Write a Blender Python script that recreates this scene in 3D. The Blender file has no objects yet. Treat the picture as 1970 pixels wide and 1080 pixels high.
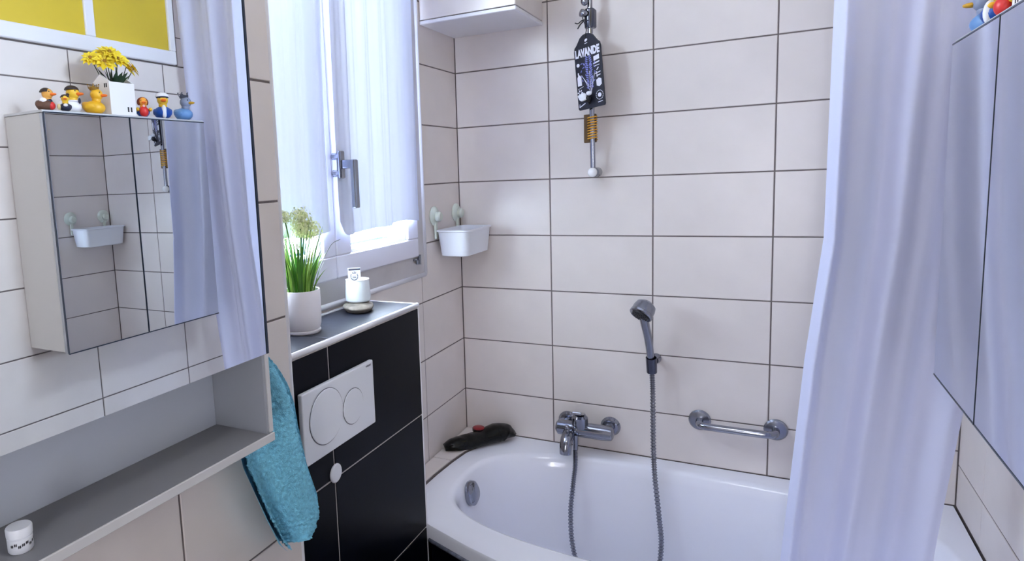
import bpy, bmesh, math, random
from mathutils import Vector, Matrix, noise
R = random.Random(7)
S = bpy.context.scene
C = S.collection
PI = math.pi

# ------------------------------------------------------------------ camera
cd = bpy.data.cameras.new('camera')
cam = bpy.data.objects.new('camera', cd)
C.objects.link(cam)
cd.sensor_width = 36.0
cd.lens = 22.888
cd.shift_x = 0.0971
cd.shift_y = -0.0244
cd.clip_start = 0.02
YAW, PIT, ROL = 0.4987, 0.1220, -0.0421
cy_, sy_ = math.cos(YAW), math.sin(YAW)
cp_, sp_ = math.cos(PIT), math.sin(PIT)
cr_, sr_ = math.cos(ROL), math.sin(ROL)
Rz = Matrix(((cy_, sy_, 0), (-sy_, cy_, 0), (0, 0, 1)))
Rx = Matrix(((1, 0, 0), (0, cp_, -sp_), (0, sp_, cp_)))
Ry = Matrix(((cr_, 0, sr_), (0, 1, 0), (-sr_, 0, cr_)))
W2C = Ry @ Rx @ Rz                      # world -> (right, forward, up)
ax_r, ax_f, ax_u = W2C[0], W2C[1], W2C[2]
M = Matrix((ax_r, ax_u, -Vector(ax_f))).transposed().to_4x4()
M.translation = Vector((1.0116, -2.2428, 1.5918))
cam.matrix_world = M
S.camera = cam

# ------------------------------------------------------------------ light and exposure
w = bpy.data.worlds.new('world')
S.world = w
w.use_nodes = True
bg = w.node_tree.nodes['Background']
bg.inputs[0].default_value = (0.76, 0.86, 1.0, 1)
bg.inputs[1].default_value = 36.0
def area(name, loc, rot, sx, sy, power, colr):
    l = bpy.data.lights.new(name, 'AREA')
    l.shape = 'RECTANGLE'
    l.size, l.size_y, l.energy, l.color = sx, sy, power, colr
    o = bpy.data.objects.new(name, l)
    o.location, o.rotation_euler = loc, rot
    C.objects.link(o)
    return o
# daylight coming in through the window in the left wall (faces +X)
portal = area('window_portal', (-0.064, -0.80, 1.86), (0, -PI / 2, 0), 1.20, 0.99, 1, (1, 1, 1))
portal.data.cycles.is_portal = True
S.view_settings.view_transform = 'Standard'
S.view_settings.look = 'None'
S.view_settings.gamma = 1.0
S.view_settings.use_curve_mapping = False
S.view_settings.exposure = 0.80
S.cycles.use_denoising = True
S.cycles.max_bounces = 14
S.cycles.diffuse_bounces = 8
S.cycles.glossy_bounces = 8
S.cycles.transparent_max_bounces = 16
S.cycles.caustics_reflective = False
S.cycles.caustics_refractive = False
S.cycles.sample_clamp_indirect = 8.0

# ------------------------------------------------------------------ materials
def lin(c):
    return tuple(((x / 255) / 12.92 if x / 255 <= 0.04045 else ((x / 255 + 0.055) / 1.055) ** 2.4) for x in c) + (1,)
MATS = {}
def mat(name, rgb, rough=0.5, metal=0.0, spec=0.5, var=0.0, scale=8.0, bump=0.0, bscale=60.0, coat=0.0, sss=0.0):
    if name in MATS:
        return MATS[name]
    m = bpy.data.materials.new(name)
    m.use_nodes = True
    nt = m.node_tree
    b = nt.nodes['Principled BSDF']
    c = lin(rgb)
    b.inputs['Base Color'].default_value = c
    b.inputs['Roughness'].default_value = rough
    b.inputs['Metallic'].default_value = metal
    b.inputs['Specular IOR Level'].default_value = spec
    if coat:
        b.inputs['Coat Weight'].default_value = coat
        b.inputs['Coat Roughness'].default_value = 0.05
    if var or bump:
        tc = nt.nodes.new('ShaderNodeTexCoord')
    if var:
        n = nt.nodes.new('ShaderNodeTexNoise')
        n.inputs['Scale'].default_value = scale
        n.inputs['Detail'].default_value = 5
        r = nt.nodes.new('ShaderNodeValToRGB')
        r.color_ramp.elements[0].position = 0.3
        r.color_ramp.elements[1].position = 0.7
        r.color_ramp.elements[0].color = tuple(x * (1 - var) for x in c[:3]) + (1,)
        r.color_ramp.elements[1].color = tuple(min(1, x * (1 + var)) for x in c[:3]) + (1,)
        nt.links.new(tc.outputs['Object'], n.inputs['Vector'])
        nt.links.new(n.outputs['Fac'], r.inputs['Fac'])
        nt.links.new(r.outputs['Color'], b.inputs['Base Color'])
    if bump:
        n2 = nt.nodes.new('ShaderNodeTexNoise')
        n2.inputs['Scale'].default_value = bscale
        n2.inputs['Detail'].default_value = 4
        bp = nt.nodes.new('ShaderNodeBump')
        bp.inputs['Strength'].default_value = bump
        bp.inputs['Distance'].default_value = 0.004
        nt.links.new(tc.outputs['Object'], n2.inputs['Vector'])
        nt.links.new(n2.outputs['Fac'], bp.inputs['Height'])
        nt.links.new(bp.outputs['Normal'], b.inputs['Normal'])
    MATS[name] = m
    return m
def cloth_mat(name, rgb, transl, transp, weave=900.0):
    m = bpy.data.materials.new(name)
    m.use_nodes = True
    nt = m.node_tree
    nt.nodes.clear()
    out = nt.nodes.new('ShaderNodeOutputMaterial')
    d = nt.nodes.new('ShaderNodeBsdfDiffuse')
    t = nt.nodes.new('ShaderNodeBsdfTranslucent')
    p = nt.nodes.new('ShaderNodeBsdfTransparent')
    for n in (d, t):
        n.inputs['Color'].default_value = lin(rgb)
    m1 = nt.nodes.new('ShaderNodeMixShader')
    m1.inputs[0].default_value = transl
    m2 = nt.nodes.new('ShaderNodeMixShader')
    m2.inputs[0].default_value = transp
    tc = nt.nodes.new('ShaderNodeTexCoord')
    nz = nt.nodes.new('ShaderNodeTexNoise')
    nz.inputs['Scale'].default_value = weave
    bp = nt.nodes.new('ShaderNodeBump')
    bp.inputs['Strength'].default_value = 0.12
    bp.inputs['Distance'].default_value = 0.001
    nt.links.new(tc.outputs['Object'], nz.inputs['Vector'])
    nt.links.new(nz.outputs['Fac'], bp.inputs['Height'])
    nt.links.new(bp.outputs['Normal'], d.inputs['Normal'])
    nt.links.new(d.outputs[0], m1.inputs[1])
    nt.links.new(t.outputs[0], m1.inputs[2])
    nt.links.new(m1.outputs[0], m2.inputs[1])
    nt.links.new(p.outputs[0], m2.inputs[2])
    nt.links.new(m2.outputs[0], out.inputs[0])
    return m
def pane_mat():
    m = bpy.data.materials.new('window_glass')
    m.use_nodes = True
    nt = m.node_tree
    nt.nodes.clear()
    out = nt.nodes.new('ShaderNodeOutputMaterial')
    g = nt.nodes.new('ShaderNodeBsdfGlossy')
    g.inputs['Roughness'].default_value = 0.02
    p = nt.nodes.new('ShaderNodeBsdfTransparent')
    p.inputs['Color'].default_value = (0.96, 0.98, 0.98, 1)
    mx = nt.nodes.new('ShaderNodeMixShader')
    mx.inputs[0].default_value = 0.05
    nt.links.new(p.outputs[0], mx.inputs[1])
    nt.links.new(g.outputs[0], mx.inputs[2])
    nt.links.new(mx.outputs[0], out.inputs[0])
    return m

TILE = mat('cream_tile', (222, 214, 210), 0.28, var=0.05, scale=5, bump=0.03, bscale=25)
GROUT = mat('grey_grout', (112, 103, 102), 0.9, var=0.1, scale=40)
DGROUT = mat('light_grout', (190, 184, 182), 0.9, var=0.06, scale=40)
BLACK = mat('black_tile', (4, 6, 16), 0.35, var=0.35, scale=6, spec=0.10)
SLATE = mat('slate_tile', (44, 47, 60), 0.4, var=0.35, scale=9, bump=0.1)
TRIM = mat('white_trim', (226, 225, 230), 0.35)
PAINT = mat('white_paint', (225, 223, 226), 0.6, var=0.02)
FRAME = mat('window_paint', (214, 212, 222), 0.4)
FRAME2 = mat('casing_paint', (188, 184, 186), 0.5, var=0.05, scale=12)
ENAMEL = mat('tub_enamel', (232, 233, 242), 0.12, coat=0.5)
CHROME = mat('chrome', (150, 153, 164), 0.1, metal=1.0)
CHROME2 = mat('satin_chrome', (150, 153, 164), 0.22, metal=1.0)
DCHROME = mat('dark_chrome', (92, 95, 108), 0.2, metal=1.0)
MIRROR = mat('mirror_glass', (236, 240, 243), 0.0, metal=1.0)
DEDGE = mat('mirror_edge', (36, 46, 62), 0.3)
LGREY = mat('light_grey_laminate', (196, 195, 196), 0.45)
MGREY = mat('shaded_laminate', (150, 153, 160), 0.5, var=0.03)  # inner side panels: pale laminate with its shade put into the colour
SHELFM = mat('shaded_shelf', (128, 128, 132), 0.5, var=0.05, scale=6)  # shelf board darkened in colour to stand for shade under the cabinet
ALU = mat('aluminium', (190, 192, 196), 0.25, metal=1.0)
WPLAST = mat('white_plastic', (226, 229, 236), 0.3)
GPLAST = mat('pale_suction_plastic', (205, 212, 200), 0.3)
WCER = mat('white_ceramic', (232, 228, 232), 0.35, var=0.03)
DARK = mat('dark_rubber', (20, 20, 26), 0.5)
SHEER = cloth_mat('sheer_voile', (218, 226, 248), 0.012, 0.0015)
SHOWC = cloth_mat('shower_curtain_cloth', (228, 232, 255), 0.42, 0.0)
GLASS = pane_mat()

# ------------------------------------------------------------------ mesh helpers
def new_bm():
    return bmesh.new()
def box(bm, x0, x1, y0, y1, z0, z1, bev=0.0, T=None, seg=1):
    r = bmesh.ops.create_cube(bm, size=1.0)
    vs = r['verts']
    for v in vs:
        v.co = Vector(((x0 + x1) / 2 + v.co.x * (x1 - x0), (y0 + y1) / 2 + v.co.y * (y1 - y0), (z0 + z1) / 2 + v.co.z * (z1 - z0)))
    if bev:
        es = list({e for v in vs for e in v.link_edges})
        rr = bmesh.ops.bevel(bm, geom=es, offset=bev, segments=seg, affect='EDGES', profile=0.5)
        vs = list({v for f in rr['faces'] for v in f.verts} | {v for v in vs if v.is_valid})
    if T is not None:
        for v in vs:
            v.co = T @ v.co
    return vs
def frame_of(d):
    d = d.normalized()
    a = Vector((0, 0, 1)) if abs(d.z) < 0.9 else Vector((1, 0, 0))
    u = d.cross(a).normalized()
    return u, d.cross(u).normalized()
def tube(bm, pts, r, seg=12, caps=True):
    pts = [Vector(p) for p in pts]
    n = len(pts)
    rs = r if isinstance(r, (list, tuple)) else [r] * n
    rings = []
    u = None
    for i, p in enumerate(pts):
        d = (pts[min(i + 1, n - 1)] - pts[max(i - 1, 0)])
        if d.length < 1e-9:
            d = Vector((0, 0, 1))
        d.normalize()
        if u is None:
            u, v = frame_of(d)
        else:
            u = (u - d * u.dot(d)).normalized()
            v = d.cross(u)
        rings.append([bm.verts.new(p + (u * math.cos(2 * PI * k / seg) + v * math.sin(2 * PI * k / seg)) * rs[i]) for k in range(seg)])
    for i in range(n - 1):
        for k in range(seg):
            bm.faces.new((rings[i][k], rings[i][(k + 1) % seg], rings[i + 1][(k + 1) % seg], rings[i + 1][k]))
    if caps:
        bm.faces.new(rings[0][::-1])
        bm.faces.new(rings[-1])
def cyl(bm, p0, p1, r, seg=20, r1=None):
    tube(bm, [p0, p1], [r, r if r1 is None else r1], seg)
def lathe(bm, prof, c, seg=28, axis=(0, 0, 1), squash=1.0):
    ax = Vector(axis).normalized()
    u, v = frame_of(ax)
    c = Vector(c)
    rings = []
    for (r, h) in prof:
        if r < 1e-6:
            rings.append([bm.verts.new(c + ax * h)])
        else:
            rings.append([bm.verts.new(c + ax * h + (u * math.cos(2 * PI * k / seg) + v * math.sin(2 * PI * k / seg) * squash) * r) for k in range(seg)])
    for a, b in zip(rings, rings[1:]):
        for k in range(seg):
            k2 = (k + 1) % seg
            if len(a) == 1 and len(b) == 1:
                continue
            if len(a) == 1:
                bm.faces.new((a[0], b[k2], b[k]))
            elif len(b) == 1:
                bm.faces.new((a[k], a[k2], b[0]))
            else:
                bm.faces.new((a[k], a[k2], b[k2], b[k]))
def ball(bm, c, rad, T=None, seg=16, rings=10):
    rx, ry, rz = rad if isinstance(rad, (tuple, list)) else (rad,) * 3
    r = bmesh.ops.create_uvsphere(bm, u_segments=seg, v_segments=rings, radius=1.0)
    for v in r['verts']:
        v.co = Vector((c[0] + v.co.x * rx, c[1] + v.co.y * ry, c[2] + v.co.z * rz))
        if T is not None:
            v.co = T @ v.co
    return r['verts']
def prism(bm, poly, n, thick):
    n = Vector(n).normalized()
    a = [bm.verts.new(Vector(p)) for p in poly]
    b = [bm.verts.new(Vector(p) - n * thick) for p in poly]
    bm.faces.new(a)
    bm.faces.new(b[::-1])
    k = len(a)
    for i in range(k):
        bm.faces.new((a[i], b[i], b[(i + 1) % k], a[(i + 1) % k]))
def obj(name, bm, m, parent=None, smooth=False, kind=None, auto=None):
    bmesh.ops.recalc_face_normals(bm, faces=bm.faces)
    me = bpy.data.meshes.new(name)
    bm.to_mesh(me)
    bm.free()
    me.materials.append(m)
    if smooth:
        for p in me.polygons:
            p.use_smooth = True
        if auto:
            try:
                me.set_sharp_from_angle(angle=auto)
            except Exception:
                pass
    o = bpy.data.objects.new(name, me)
    C.objects.link(o)
    if parent is not None:
        o.parent = parent
        if parent.type == 'EMPTY':
            o.matrix_parent_inverse = Matrix.Translation(-Vector(parent.location))
    if kind:
        o['kind'] = kind
    return o
def tag(o, label, cat, group=None):
    o['label'] = label
    o['category'] = cat
    if group:
        o['group'] = group
    return o
def thing(name, label, cat, loc, group=None):
    o = bpy.data.objects.new(name, None)
    o.location = loc
    o.empty_display_size = 0.05
    C.objects.link(o)
    return tag(o, label, cat, group)
def ebox(name, dims, m, parent=None, bev=0.0, kind=None, seg=1):
    bm = new_bm()
    box(bm, *dims, bev=bev, seg=seg)
    return obj(name, bm, m, parent, kind=kind)
def struct(name, bm, m):
    return obj(name, bm, m, kind='structure')

# ------------------------------------------------------------------ tiles
TM = {}
def tile_mesh(wd, ht, t, m):
    key = (round(wd, 4), round(ht, 4), t, m.name)
    if key in TM:
        return TM[key]
    b = 0.0012
    vs, fs = [], []
    for (i, z) in ((0, -t), (0, -b), (b, 0)):
        vs += [(i, i, z), (wd - i, i, z), (wd - i, ht - i, z), (i, ht - i, z)]
    for k in range(2):
        for j in range(4):
            a, c = k * 4 + j, k * 4 + (j + 1) % 4
            fs.append((a, c, c + 4, a + 4))
    fs.append((8, 9, 10, 11))
    me = bpy.data.meshes.new('tile')
    me.from_pydata(vs, [], fs)
    me.materials.append(m)
    TM[key] = me
    return me
AX = {  # name: (u, v, n)
    '-Y': (Vector((1, 0, 0)), Vector((0, 0, 1)), Vector((0, -1, 0))),
    '+X': (Vector((0, 1, 0)), Vector((0, 0, 1)), Vector((1, 0, 0))),
    '-X': (Vector((0, -1, 0)), Vector((0, 0, 1)), Vector((-1, 0, 0))),
    '+Z': (Vector((1, 0, 0)), Vector((0, 1, 0)), Vector((0, 0, 1))),
    '-Z': (Vector((0, 1, 0)), Vector((1, 0, 0)), Vector((0, 0, -1))),
    '+Y': (Vector((-1, 0, 0)), Vector((0, 0, 1)), Vector((0, 1, 0))),
}
def tile(parent, face, org, wd, ht, m=TILE, t=0.006, name='tile', gap=0.004):
    u, v, n = AX[face]
    me = tile_mesh(wd - gap, ht - gap, t, m)
    o = bpy.data.objects.new(name, me)
    mw = Matrix((u, v, n)).transposed().to_4x4()
    j = R.uniform(-0.0004, 0.0004)
    mw.translation = Vector(org) + u * gap / 2 + v * gap / 2 + n * j
    o.matrix_world = mw
    C.objects.link(o)
    o.parent = parent
    return o
def tile_grid(parent, face, plane_pt, us, vs, m=TILE):
    """us, vs: joint positions along u and v measured from plane_pt."""
    u, v, n = AX[face]
    for a, b in zip(us, us[1:]):
        for c, d in zip(vs, vs[1:]):
            if b - a > 0.012 and d - c > 0.012:
                tile(parent, face, Vector(plane_pt) + u * a + v * c, b - a, d - c, m)

# ------------------------------------------------------------------ room shell
CEIL = 2.50
XR = 1.504
YB = -3.0
bm = new_bm(); box(bm, -0.062, XR + 0.15, YB - 0.15, 0.15, -0.1, 0.0); floor = struct('floor', bm, mat('floor_tile', (120, 116, 114), 0.4, var=0.1))
bm = new_bm(); box(bm, -0.062, XR + 0.15, YB - 0.15, 0.15, CEIL, CEIL + 0.1); ceiling = struct('ceiling', bm, PAINT)
bm = new_bm(); box(bm, -0.062, XR + 0.15, YB - 0.15, YB, 0, CEIL); wall_front = struct('wall_front', bm, PAINT)

# back wall with its tiles
bm = new_bm(); box(bm, -0.062, XR + 0.15, 0.002, 0.15, 0, CEIL); wall_back = struct('wall_back', bm, GROUT)
ROWZ = [0.60, 0.762, 0.9625, 1.163, 1.362, 1.560, 1.759, 1.957, 2.157, 2.357, CEIL]
COLX = [0.0, 0.348, 0.690, 1.035, 1.380, XR]
tile_grid(wall_back, '-Y', (0, 0, 0), COLX, ROWZ)

# window wall (left): opening for the window
WY0, WY1, WZ0, WZ1 = -0.305, -1.30, 1.255, 2.47
bm = new_bm()
box(bm, -0.062, -0.002, WY0, 0.15, 0, CEIL)
box(bm, -0.062, -0.002, -1.9, WY1, 0, CEIL)
box(bm, -0.062, -0.002, WY1, WY0, 0, WZ0)
box(bm, -0.062, -0.002, WY1, WY0, WZ1, CEIL)
wall_left = struct('wall_left', bm, GROUT)
JY = -0.325
for z0, z1 in zip(ROWZ, ROWZ[1:]):
    if z1 <= WZ0 + 0.02:
        tile(wall_left, '+X', (0, JY, z0), -JY, z1 - z0)
        tile(wall_left, '+X', (0, JY - 0.345, z0), 0.345, z1 - z0)
        tile(wall_left, '+X', (0, JY - 0.69, z0), 0.345, z1 - z0)
    elif z0 < WZ0:
        tile(wall_left, '+X', (0, JY, z0), -JY, z1 - z0)
        for a in (1, 2):
            tile(wall_left, '+X', (0, JY - 0.345 * a, z0), 0.345, WZ0 - z0 - 0.002)
    else:
        tile(wall_left, '+X', (0, WY0, z0), -WY0, z1 - z0)

# near part of the left wall that carries the mirror cabinet (stands further out)
XL, YE = 0.21, -1.278
bm = new_bm(); box(bm, -0.062, XL - 0.002, YB, YE - 0.004, 0, CEIL); wall_left_near = struct('wall_left_near', bm, GROUT)
LZ = [0.055, 0.270, 0.485, 0.700, 0.915, 1.125, 1.335, 1.555, 1.772, 1.987, 2.202, 2.417, CEIL]
LU = [0, 0.287, 0.632, 0.977, 1.322, 1.667]
tile_grid(wall_left_near, '+X', (XL, YE - 0.006 - 0.287 - 0.345 * 4 + 0.0, 0), [0, 0.345, 0.69, 1.035, 1.38, 1.667], LZ)
bm = new_bm(); tube(bm, [(XL - 0.004, YE - 0.004, 0), (XL - 0.004, YE - 0.004, CEIL)], 0.0055, 10)
struct('trim_1', bm, TRIM)

# right wall
bm = new_bm(); box(bm, XR + 0.002, XR + 0.15, YB, 0.15, 0, CEIL); wall_right = struct('wall_right', bm, GROUT)
RZ = [0.60, 0.722, 0.921, 1.118, 1.318, 1.518, 1.718, 1.916, 2.015]
RU = [0, 0.232, 0.587, 0.943, 1.30, 1.657, 2.014, 2.37]
tile_grid(wall_right, '-X', (XR, 0, 0), RU, RZ)
tile_grid(wall_right, '-X', (XR, 0, 0), [0.743, 0.943, 1.30, 1.657, 2.014, 2.37], [0.122, 0.322, 0.522, 0.60])
tile_grid(wall_right, '-X', (XR, 0, 0), [0, 0.232, 0.52], [2.015, 2.116, 2.316, CEIL])

# transom window with yellow panes high in the right wall
bm = new_bm()
box(bm, XR - 0.012, XR + 0.012, -1.62, -0.53, 2.018, 2.064, 0.003)
box(bm, XR - 0.012, XR + 0.012, -1.62, -0.53, 2.44, 2.498, 0.003)
box(bm, XR - 0.012, XR + 0.012, -0.556, -0.53, 2.064, 2.44, 0.003)
box(bm, XR - 0.012, XR + 0.012, -1.62, -1.59, 2.064, 2.44, 0.003)
window_2 = struct('window_2', bm, TRIM)
for y in (-0.862, -1.226):
    bm = new_bm(); box(bm, XR - 0.010, XR + 0.010, y - 0.017, y + 0.017, 2.064, 2.44, 0.003); obj('glazing_bar', bm, TRIM, window_2)
YEL = mat('yellow_pane', (206, 180, 54), 0.3, var=0.06, scale=5)
for a, b in ((-0.845, -0.556), (-1.209, -0.879), (-1.59, -1.243)):
    bm = new_bm(); box(bm, XR - 0.003, XR + 0.001, a, b, 2.064, 2.44); obj('pane', bm, YEL, window_2)

# tiled soffit box in the upper corner
SX, SY, SZ = 0.332, -0.275, 2.082
bm = new_bm(); box(bm, 0.0015, SX - 0.006, SY + 0.006, -0.0015, SZ + 0.006, CEIL - 0.001); wall_soffit = struct('wall_soffit', bm, GROUT)
bm = new_bm(); box(bm, 0.002, SX - 0.008, SY + 0.008, -0.002, SZ, SZ + 0.006); obj('underside', bm, PAINT, wall_soffit)
tile(wall_soffit, '-Y', (0.0, SY, SZ + 0.012), SX, 0.085)
tile(wall_soffit, '-Y', (0.0, SY, SZ + 0.097), SX, 0.2)
tile(wall_soffit, '-Y', (0.0, SY, SZ + 0.297), SX, CEIL - SZ - 0.297)
u0 = SY
for z0, z1 in ((0.012, 0.097), (0.097, 0.297), (0.297, CEIL - SZ)):
    tile(wall_soffit, '+X', (SX, SY, SZ + z0), -SY, z1 - z0)
bm = new_bm(); box(bm, 0.001, SX + 0.001, SY - 0.001, SY + 0.008, SZ - 0.001, SZ + 0.011, 0.002); obj('edge_trim', bm, TRIM, wall_soffit)
bm = new_bm(); box(bm, SX - 0.008, SX + 0.001, SY + 0.008, -0.001, SZ - 0.001, SZ + 0.011, 0.002); obj('edge_trim', bm, TRIM, wall_soffit)

# boxed-in cistern with black tiles
CX, CY0, CY1, CZ = 0.177, YE + 0.0005, -0.686, 1.242
bm = new_bm(); box(bm, 0.0005, CX - 0.002, CY0, CY1 - 0.002, 0, CZ - 0.004); wall_cistern = struct('wall_cistern', bm, DGROUT)
CJ = -1.115
for z0, z1 in ((0.0, 0.255), (0.255, 0.590), (0.590, 0.925), (0.925, CZ - 0.012)):
    tile(wall_cistern, '+X', (CX, CY0, z0), CJ - CY0, z1 - z0, BLACK)
    tile(wall_cistern, '+X', (CX, CJ, z0), CY1 - 0.006 - CJ, z1 - z0, BLACK)
tile(wall_cistern, '+Z', (0.008, CY0, CZ), CX - 0.018, CJ + 0.02 - CY0, SLATE)
tile(wall_cistern, '+Z', (0.008, CJ + 0.02, CZ), CX - 0.018, CY1 - 0.006 - CJ - 0.02, SLATE)
bm = new_bm(); tube(bm, [(CX - 0.005, CY0, CZ - 0.005), (CX - 0.005, CY1, CZ - 0.005)], 0.0068, 10); obj('edge_trim', bm, TRIM, wall_cistern, True)
bm = new_bm(); tube(bm, [(CX - 0.005, CY1 - 0.004, 0.0), (CX - 0.005, CY1 - 0.004, CZ - 0.004)], 0.0055, 10); obj('edge_trim', bm, TRIM, wall_cistern, True)
bm = new_bm(); box(bm, 0.0, CX - 0.005, CY1 - 0.006, CY1, CZ - 0.01, CZ + 0.0005, 0.002); obj('edge_trim', bm, TRIM, wall_cistern)
bm = new_bm(); box(bm, 0.0, 0.009, CY0, CY1 - 0.006, CZ - 0.008, CZ + 0.004, 0.003); obj('edge_trim', bm, TRIM, wall_cistern)

# tub end ledge of cream tile
LEDGE = [(0.0, -0.001), (0.190, -0.001), (0.150, -0.055), (0.112, -0.13), (0.084, -0.21), (0.072, -0.30), (0.064, -0.41), (0.058, -0.68), (0.0, -0.68)]
def ledge_piece(poly, z, n, m, parent=None):
    bm = new_bm(); prism(bm, [(x, y, z) for x, y in poly[::-1]], (0, 0, 1), n)
    return bm
wall_ledge = struct('wall_ledge', ledge_piece([(x, y) for x, y in LEDGE], 0.602, 0.35, GROUT), GROUT)
p1 = [(0.003, -0.004), (0.184, -0.004), (0.147, -0.055), (0.109, -0.13), (0.081, -0.21), (0.069, -0.298), (0.003, -0.298)]
p2 = [(0.003, -0.302), (0.069, -0.302), (0.061, -0.41), (0.055, -0.676), (0.003, -0.676)]
for p in (p1, p2):
    obj('tile', ledge_piece(p, 0.606, 0.006, TILE), TILE, wall_ledge)

# apron under the tub, black tiles
AP = [(0.188, -0.694), (0.330, -0.748), (0.500, -0.799), (0.620, -0.813), (1.060, -0.813), (XR, -0.813)]
bm = new_bm()
for (xa, ya), (xb, yb) in zip(AP, AP[1:]):
    prism(bm, [(xa, ya + 0.004, 0.553), (xb, yb + 0.004, 0.553), (xb, yb + 0.022, 0.553), (xa, ya + 0.022, 0.553)], (0, 0, 1), 0.553)
wall_apron = struct('wall_apron', bm, DGROUT)
for (xa, ya), (xb, yb) in zip(AP, AP[1:]):
    d = Vector((xb - xa, yb - ya, 0)); L = d.length; d.normalize()
    for z0, z1 in ((0.0, 0.25), (0.25, 0.552)):
        n = d.cross(Vector((0, 0, 1)))
        me = tile_mesh(L - 0.003, z1 - z0 - 0.004, 0.004, BLACK)
        o = bpy.data.objects.new('tile', me)
        mw = Matrix((d, Vector((0, 0, 1)), n)).transposed().to_4x4()
        mw.translation = Vector((xa, ya, z0)) + d * 0.0015 + Vector((0, 0, 0.002))
        o.matrix_world = mw
        C.objects.link(o); o.parent = wall_apron

# ------------------------------------------------------------------ window 1
FX = 0.006
bm = new_bm()
box(bm, -0.060, FX - 0.004, WY0 - 0.064, WY0, WZ0 + 0.075, WZ1 - 0.06)
box(bm, -0.060, FX - 0.004, WY1, WY1 + 0.04, WZ0 + 0.075, WZ1 - 0.06)
box(bm, -0.060, FX - 0.004, WY1, WY0, WZ0, WZ0 + 0.075)
box(bm, -0.060, FX - 0.004, WY1, WY0, WZ1 - 0.06, WZ1)
window_1 = struct('window_1', bm, FRAME2)
bm = new_bm(); tube(bm, [(0.001, WY0 + 0.002, WZ0 + 0.004), (0.001, WY0 + 0.002, WZ1)], 0.008, 10); obj('casing_trim', bm, TRIM, window_1, True)
bm = new_bm(); tube(bm, [(0.001, WY1 + 0.03, WZ0 + 0.004), (0.001, WY0 + 0.002, WZ0 + 0.004)], 0.008, 10); obj('casing_trim', bm, TRIM, window_1, True)
def sash(y0, y1, gl, gr, name):
    z0, z1 = 1.327, WZ1 - 0.020
    g0, g1 = 1.388, WZ1 - 0.06
    bm = new_bm()
    box(bm, -0.045, 0.012, y0, y1, z0, g0, 0.003)
    box(bm, -0.045, 0.012, y0, y1, g1, z1, 0.003)
    box(bm, -0.045, 0.012, y0, gl, g0, g1, 0.003)
    box(bm, -0.045, 0.012, gr, y1, g0, g1, 0.003)
    s = obj('sash', bm, FRAME, window_1)
    bm = new_bm(); box(bm, -0.034, -0.030, gl - 0.004, gr + 0.004, g0 - 0.004, g1 + 0.004); obj('pane', bm, GLASS, s)
    bm = new_bm()
    box(bm, -0.028, 0.004, gl, gr, g0, g0 + 0.010, 0.002)
    box(bm, -0.028, 0.004, gr - 0.010, gr, g0 + 0.010, g1, 0.002)
    box(bm, -0.028, 0.004, gl, gl + 0.010, g0 + 0.010, g1, 0.002)
    obj('glazing_bead', bm, TRIM, s)
    bm = new_bm()
    box(bm, -0.044, -0.036, gl + 0.012, gr - 0.012, g0 + 0.012, g0 + 0.019)
    box(bm, -0.044, -0.036, gr - 0.022, gr - 0.012, g0 + 0.019, g0 + 0.08)
    obj('spacer', bm, mat('blue_spacer', (70, 108, 150), 0.4), s)
    return s
s_r = sash(-0.8265, -0.362, -0.755, -0.432, 'right')
s_l = sash(-1.235, -0.8295, -1.175, -0.886, 'left')
# handle on the meeting stile
HY = -0.822
bm = new_bm(); box(bm, 0.033, 0.043, HY - 0.012, HY + 0.012, 1.592, 1.664, 0.004, seg=2); cyl(bm, (0.012, HY, 1.650), (0.035, HY, 1.650), 0.009, 14); cyl(bm, (0.012, HY, 1.606), (0.035, HY, 1.606), 0.009, 14)
hb = obj('handle_plate', bm, CHROME2, s_r)
bm = new_bm()
box(bm, 0.043, 0.084, HY - 0.008, HY + 0.008, 1.617, 1.640, 0.004, seg=2)
box(bm, 0.070, 0.085, HY - 0.010, HY + 0.010, 1.514, 1.640, 0.004, seg=2)
obj('handle_lever', bm, CHROME2, hb)
# hinge at the foot of the right sash
bm = new_bm(); cyl(bm, (0.010, -0.357, 1.300), (0.010, -0.357, 1.332), 0.0055, 12); box(bm, 0.0, 0.008, -0.388, -0.357, 1.314, 1.321, 0.001); cyl(bm, (0.009, -0.372, 1.302), (0.009, -0.372, 1.315), 0.0045, 10)
obj('hinge', bm, CHROME2, window_1)

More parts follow.
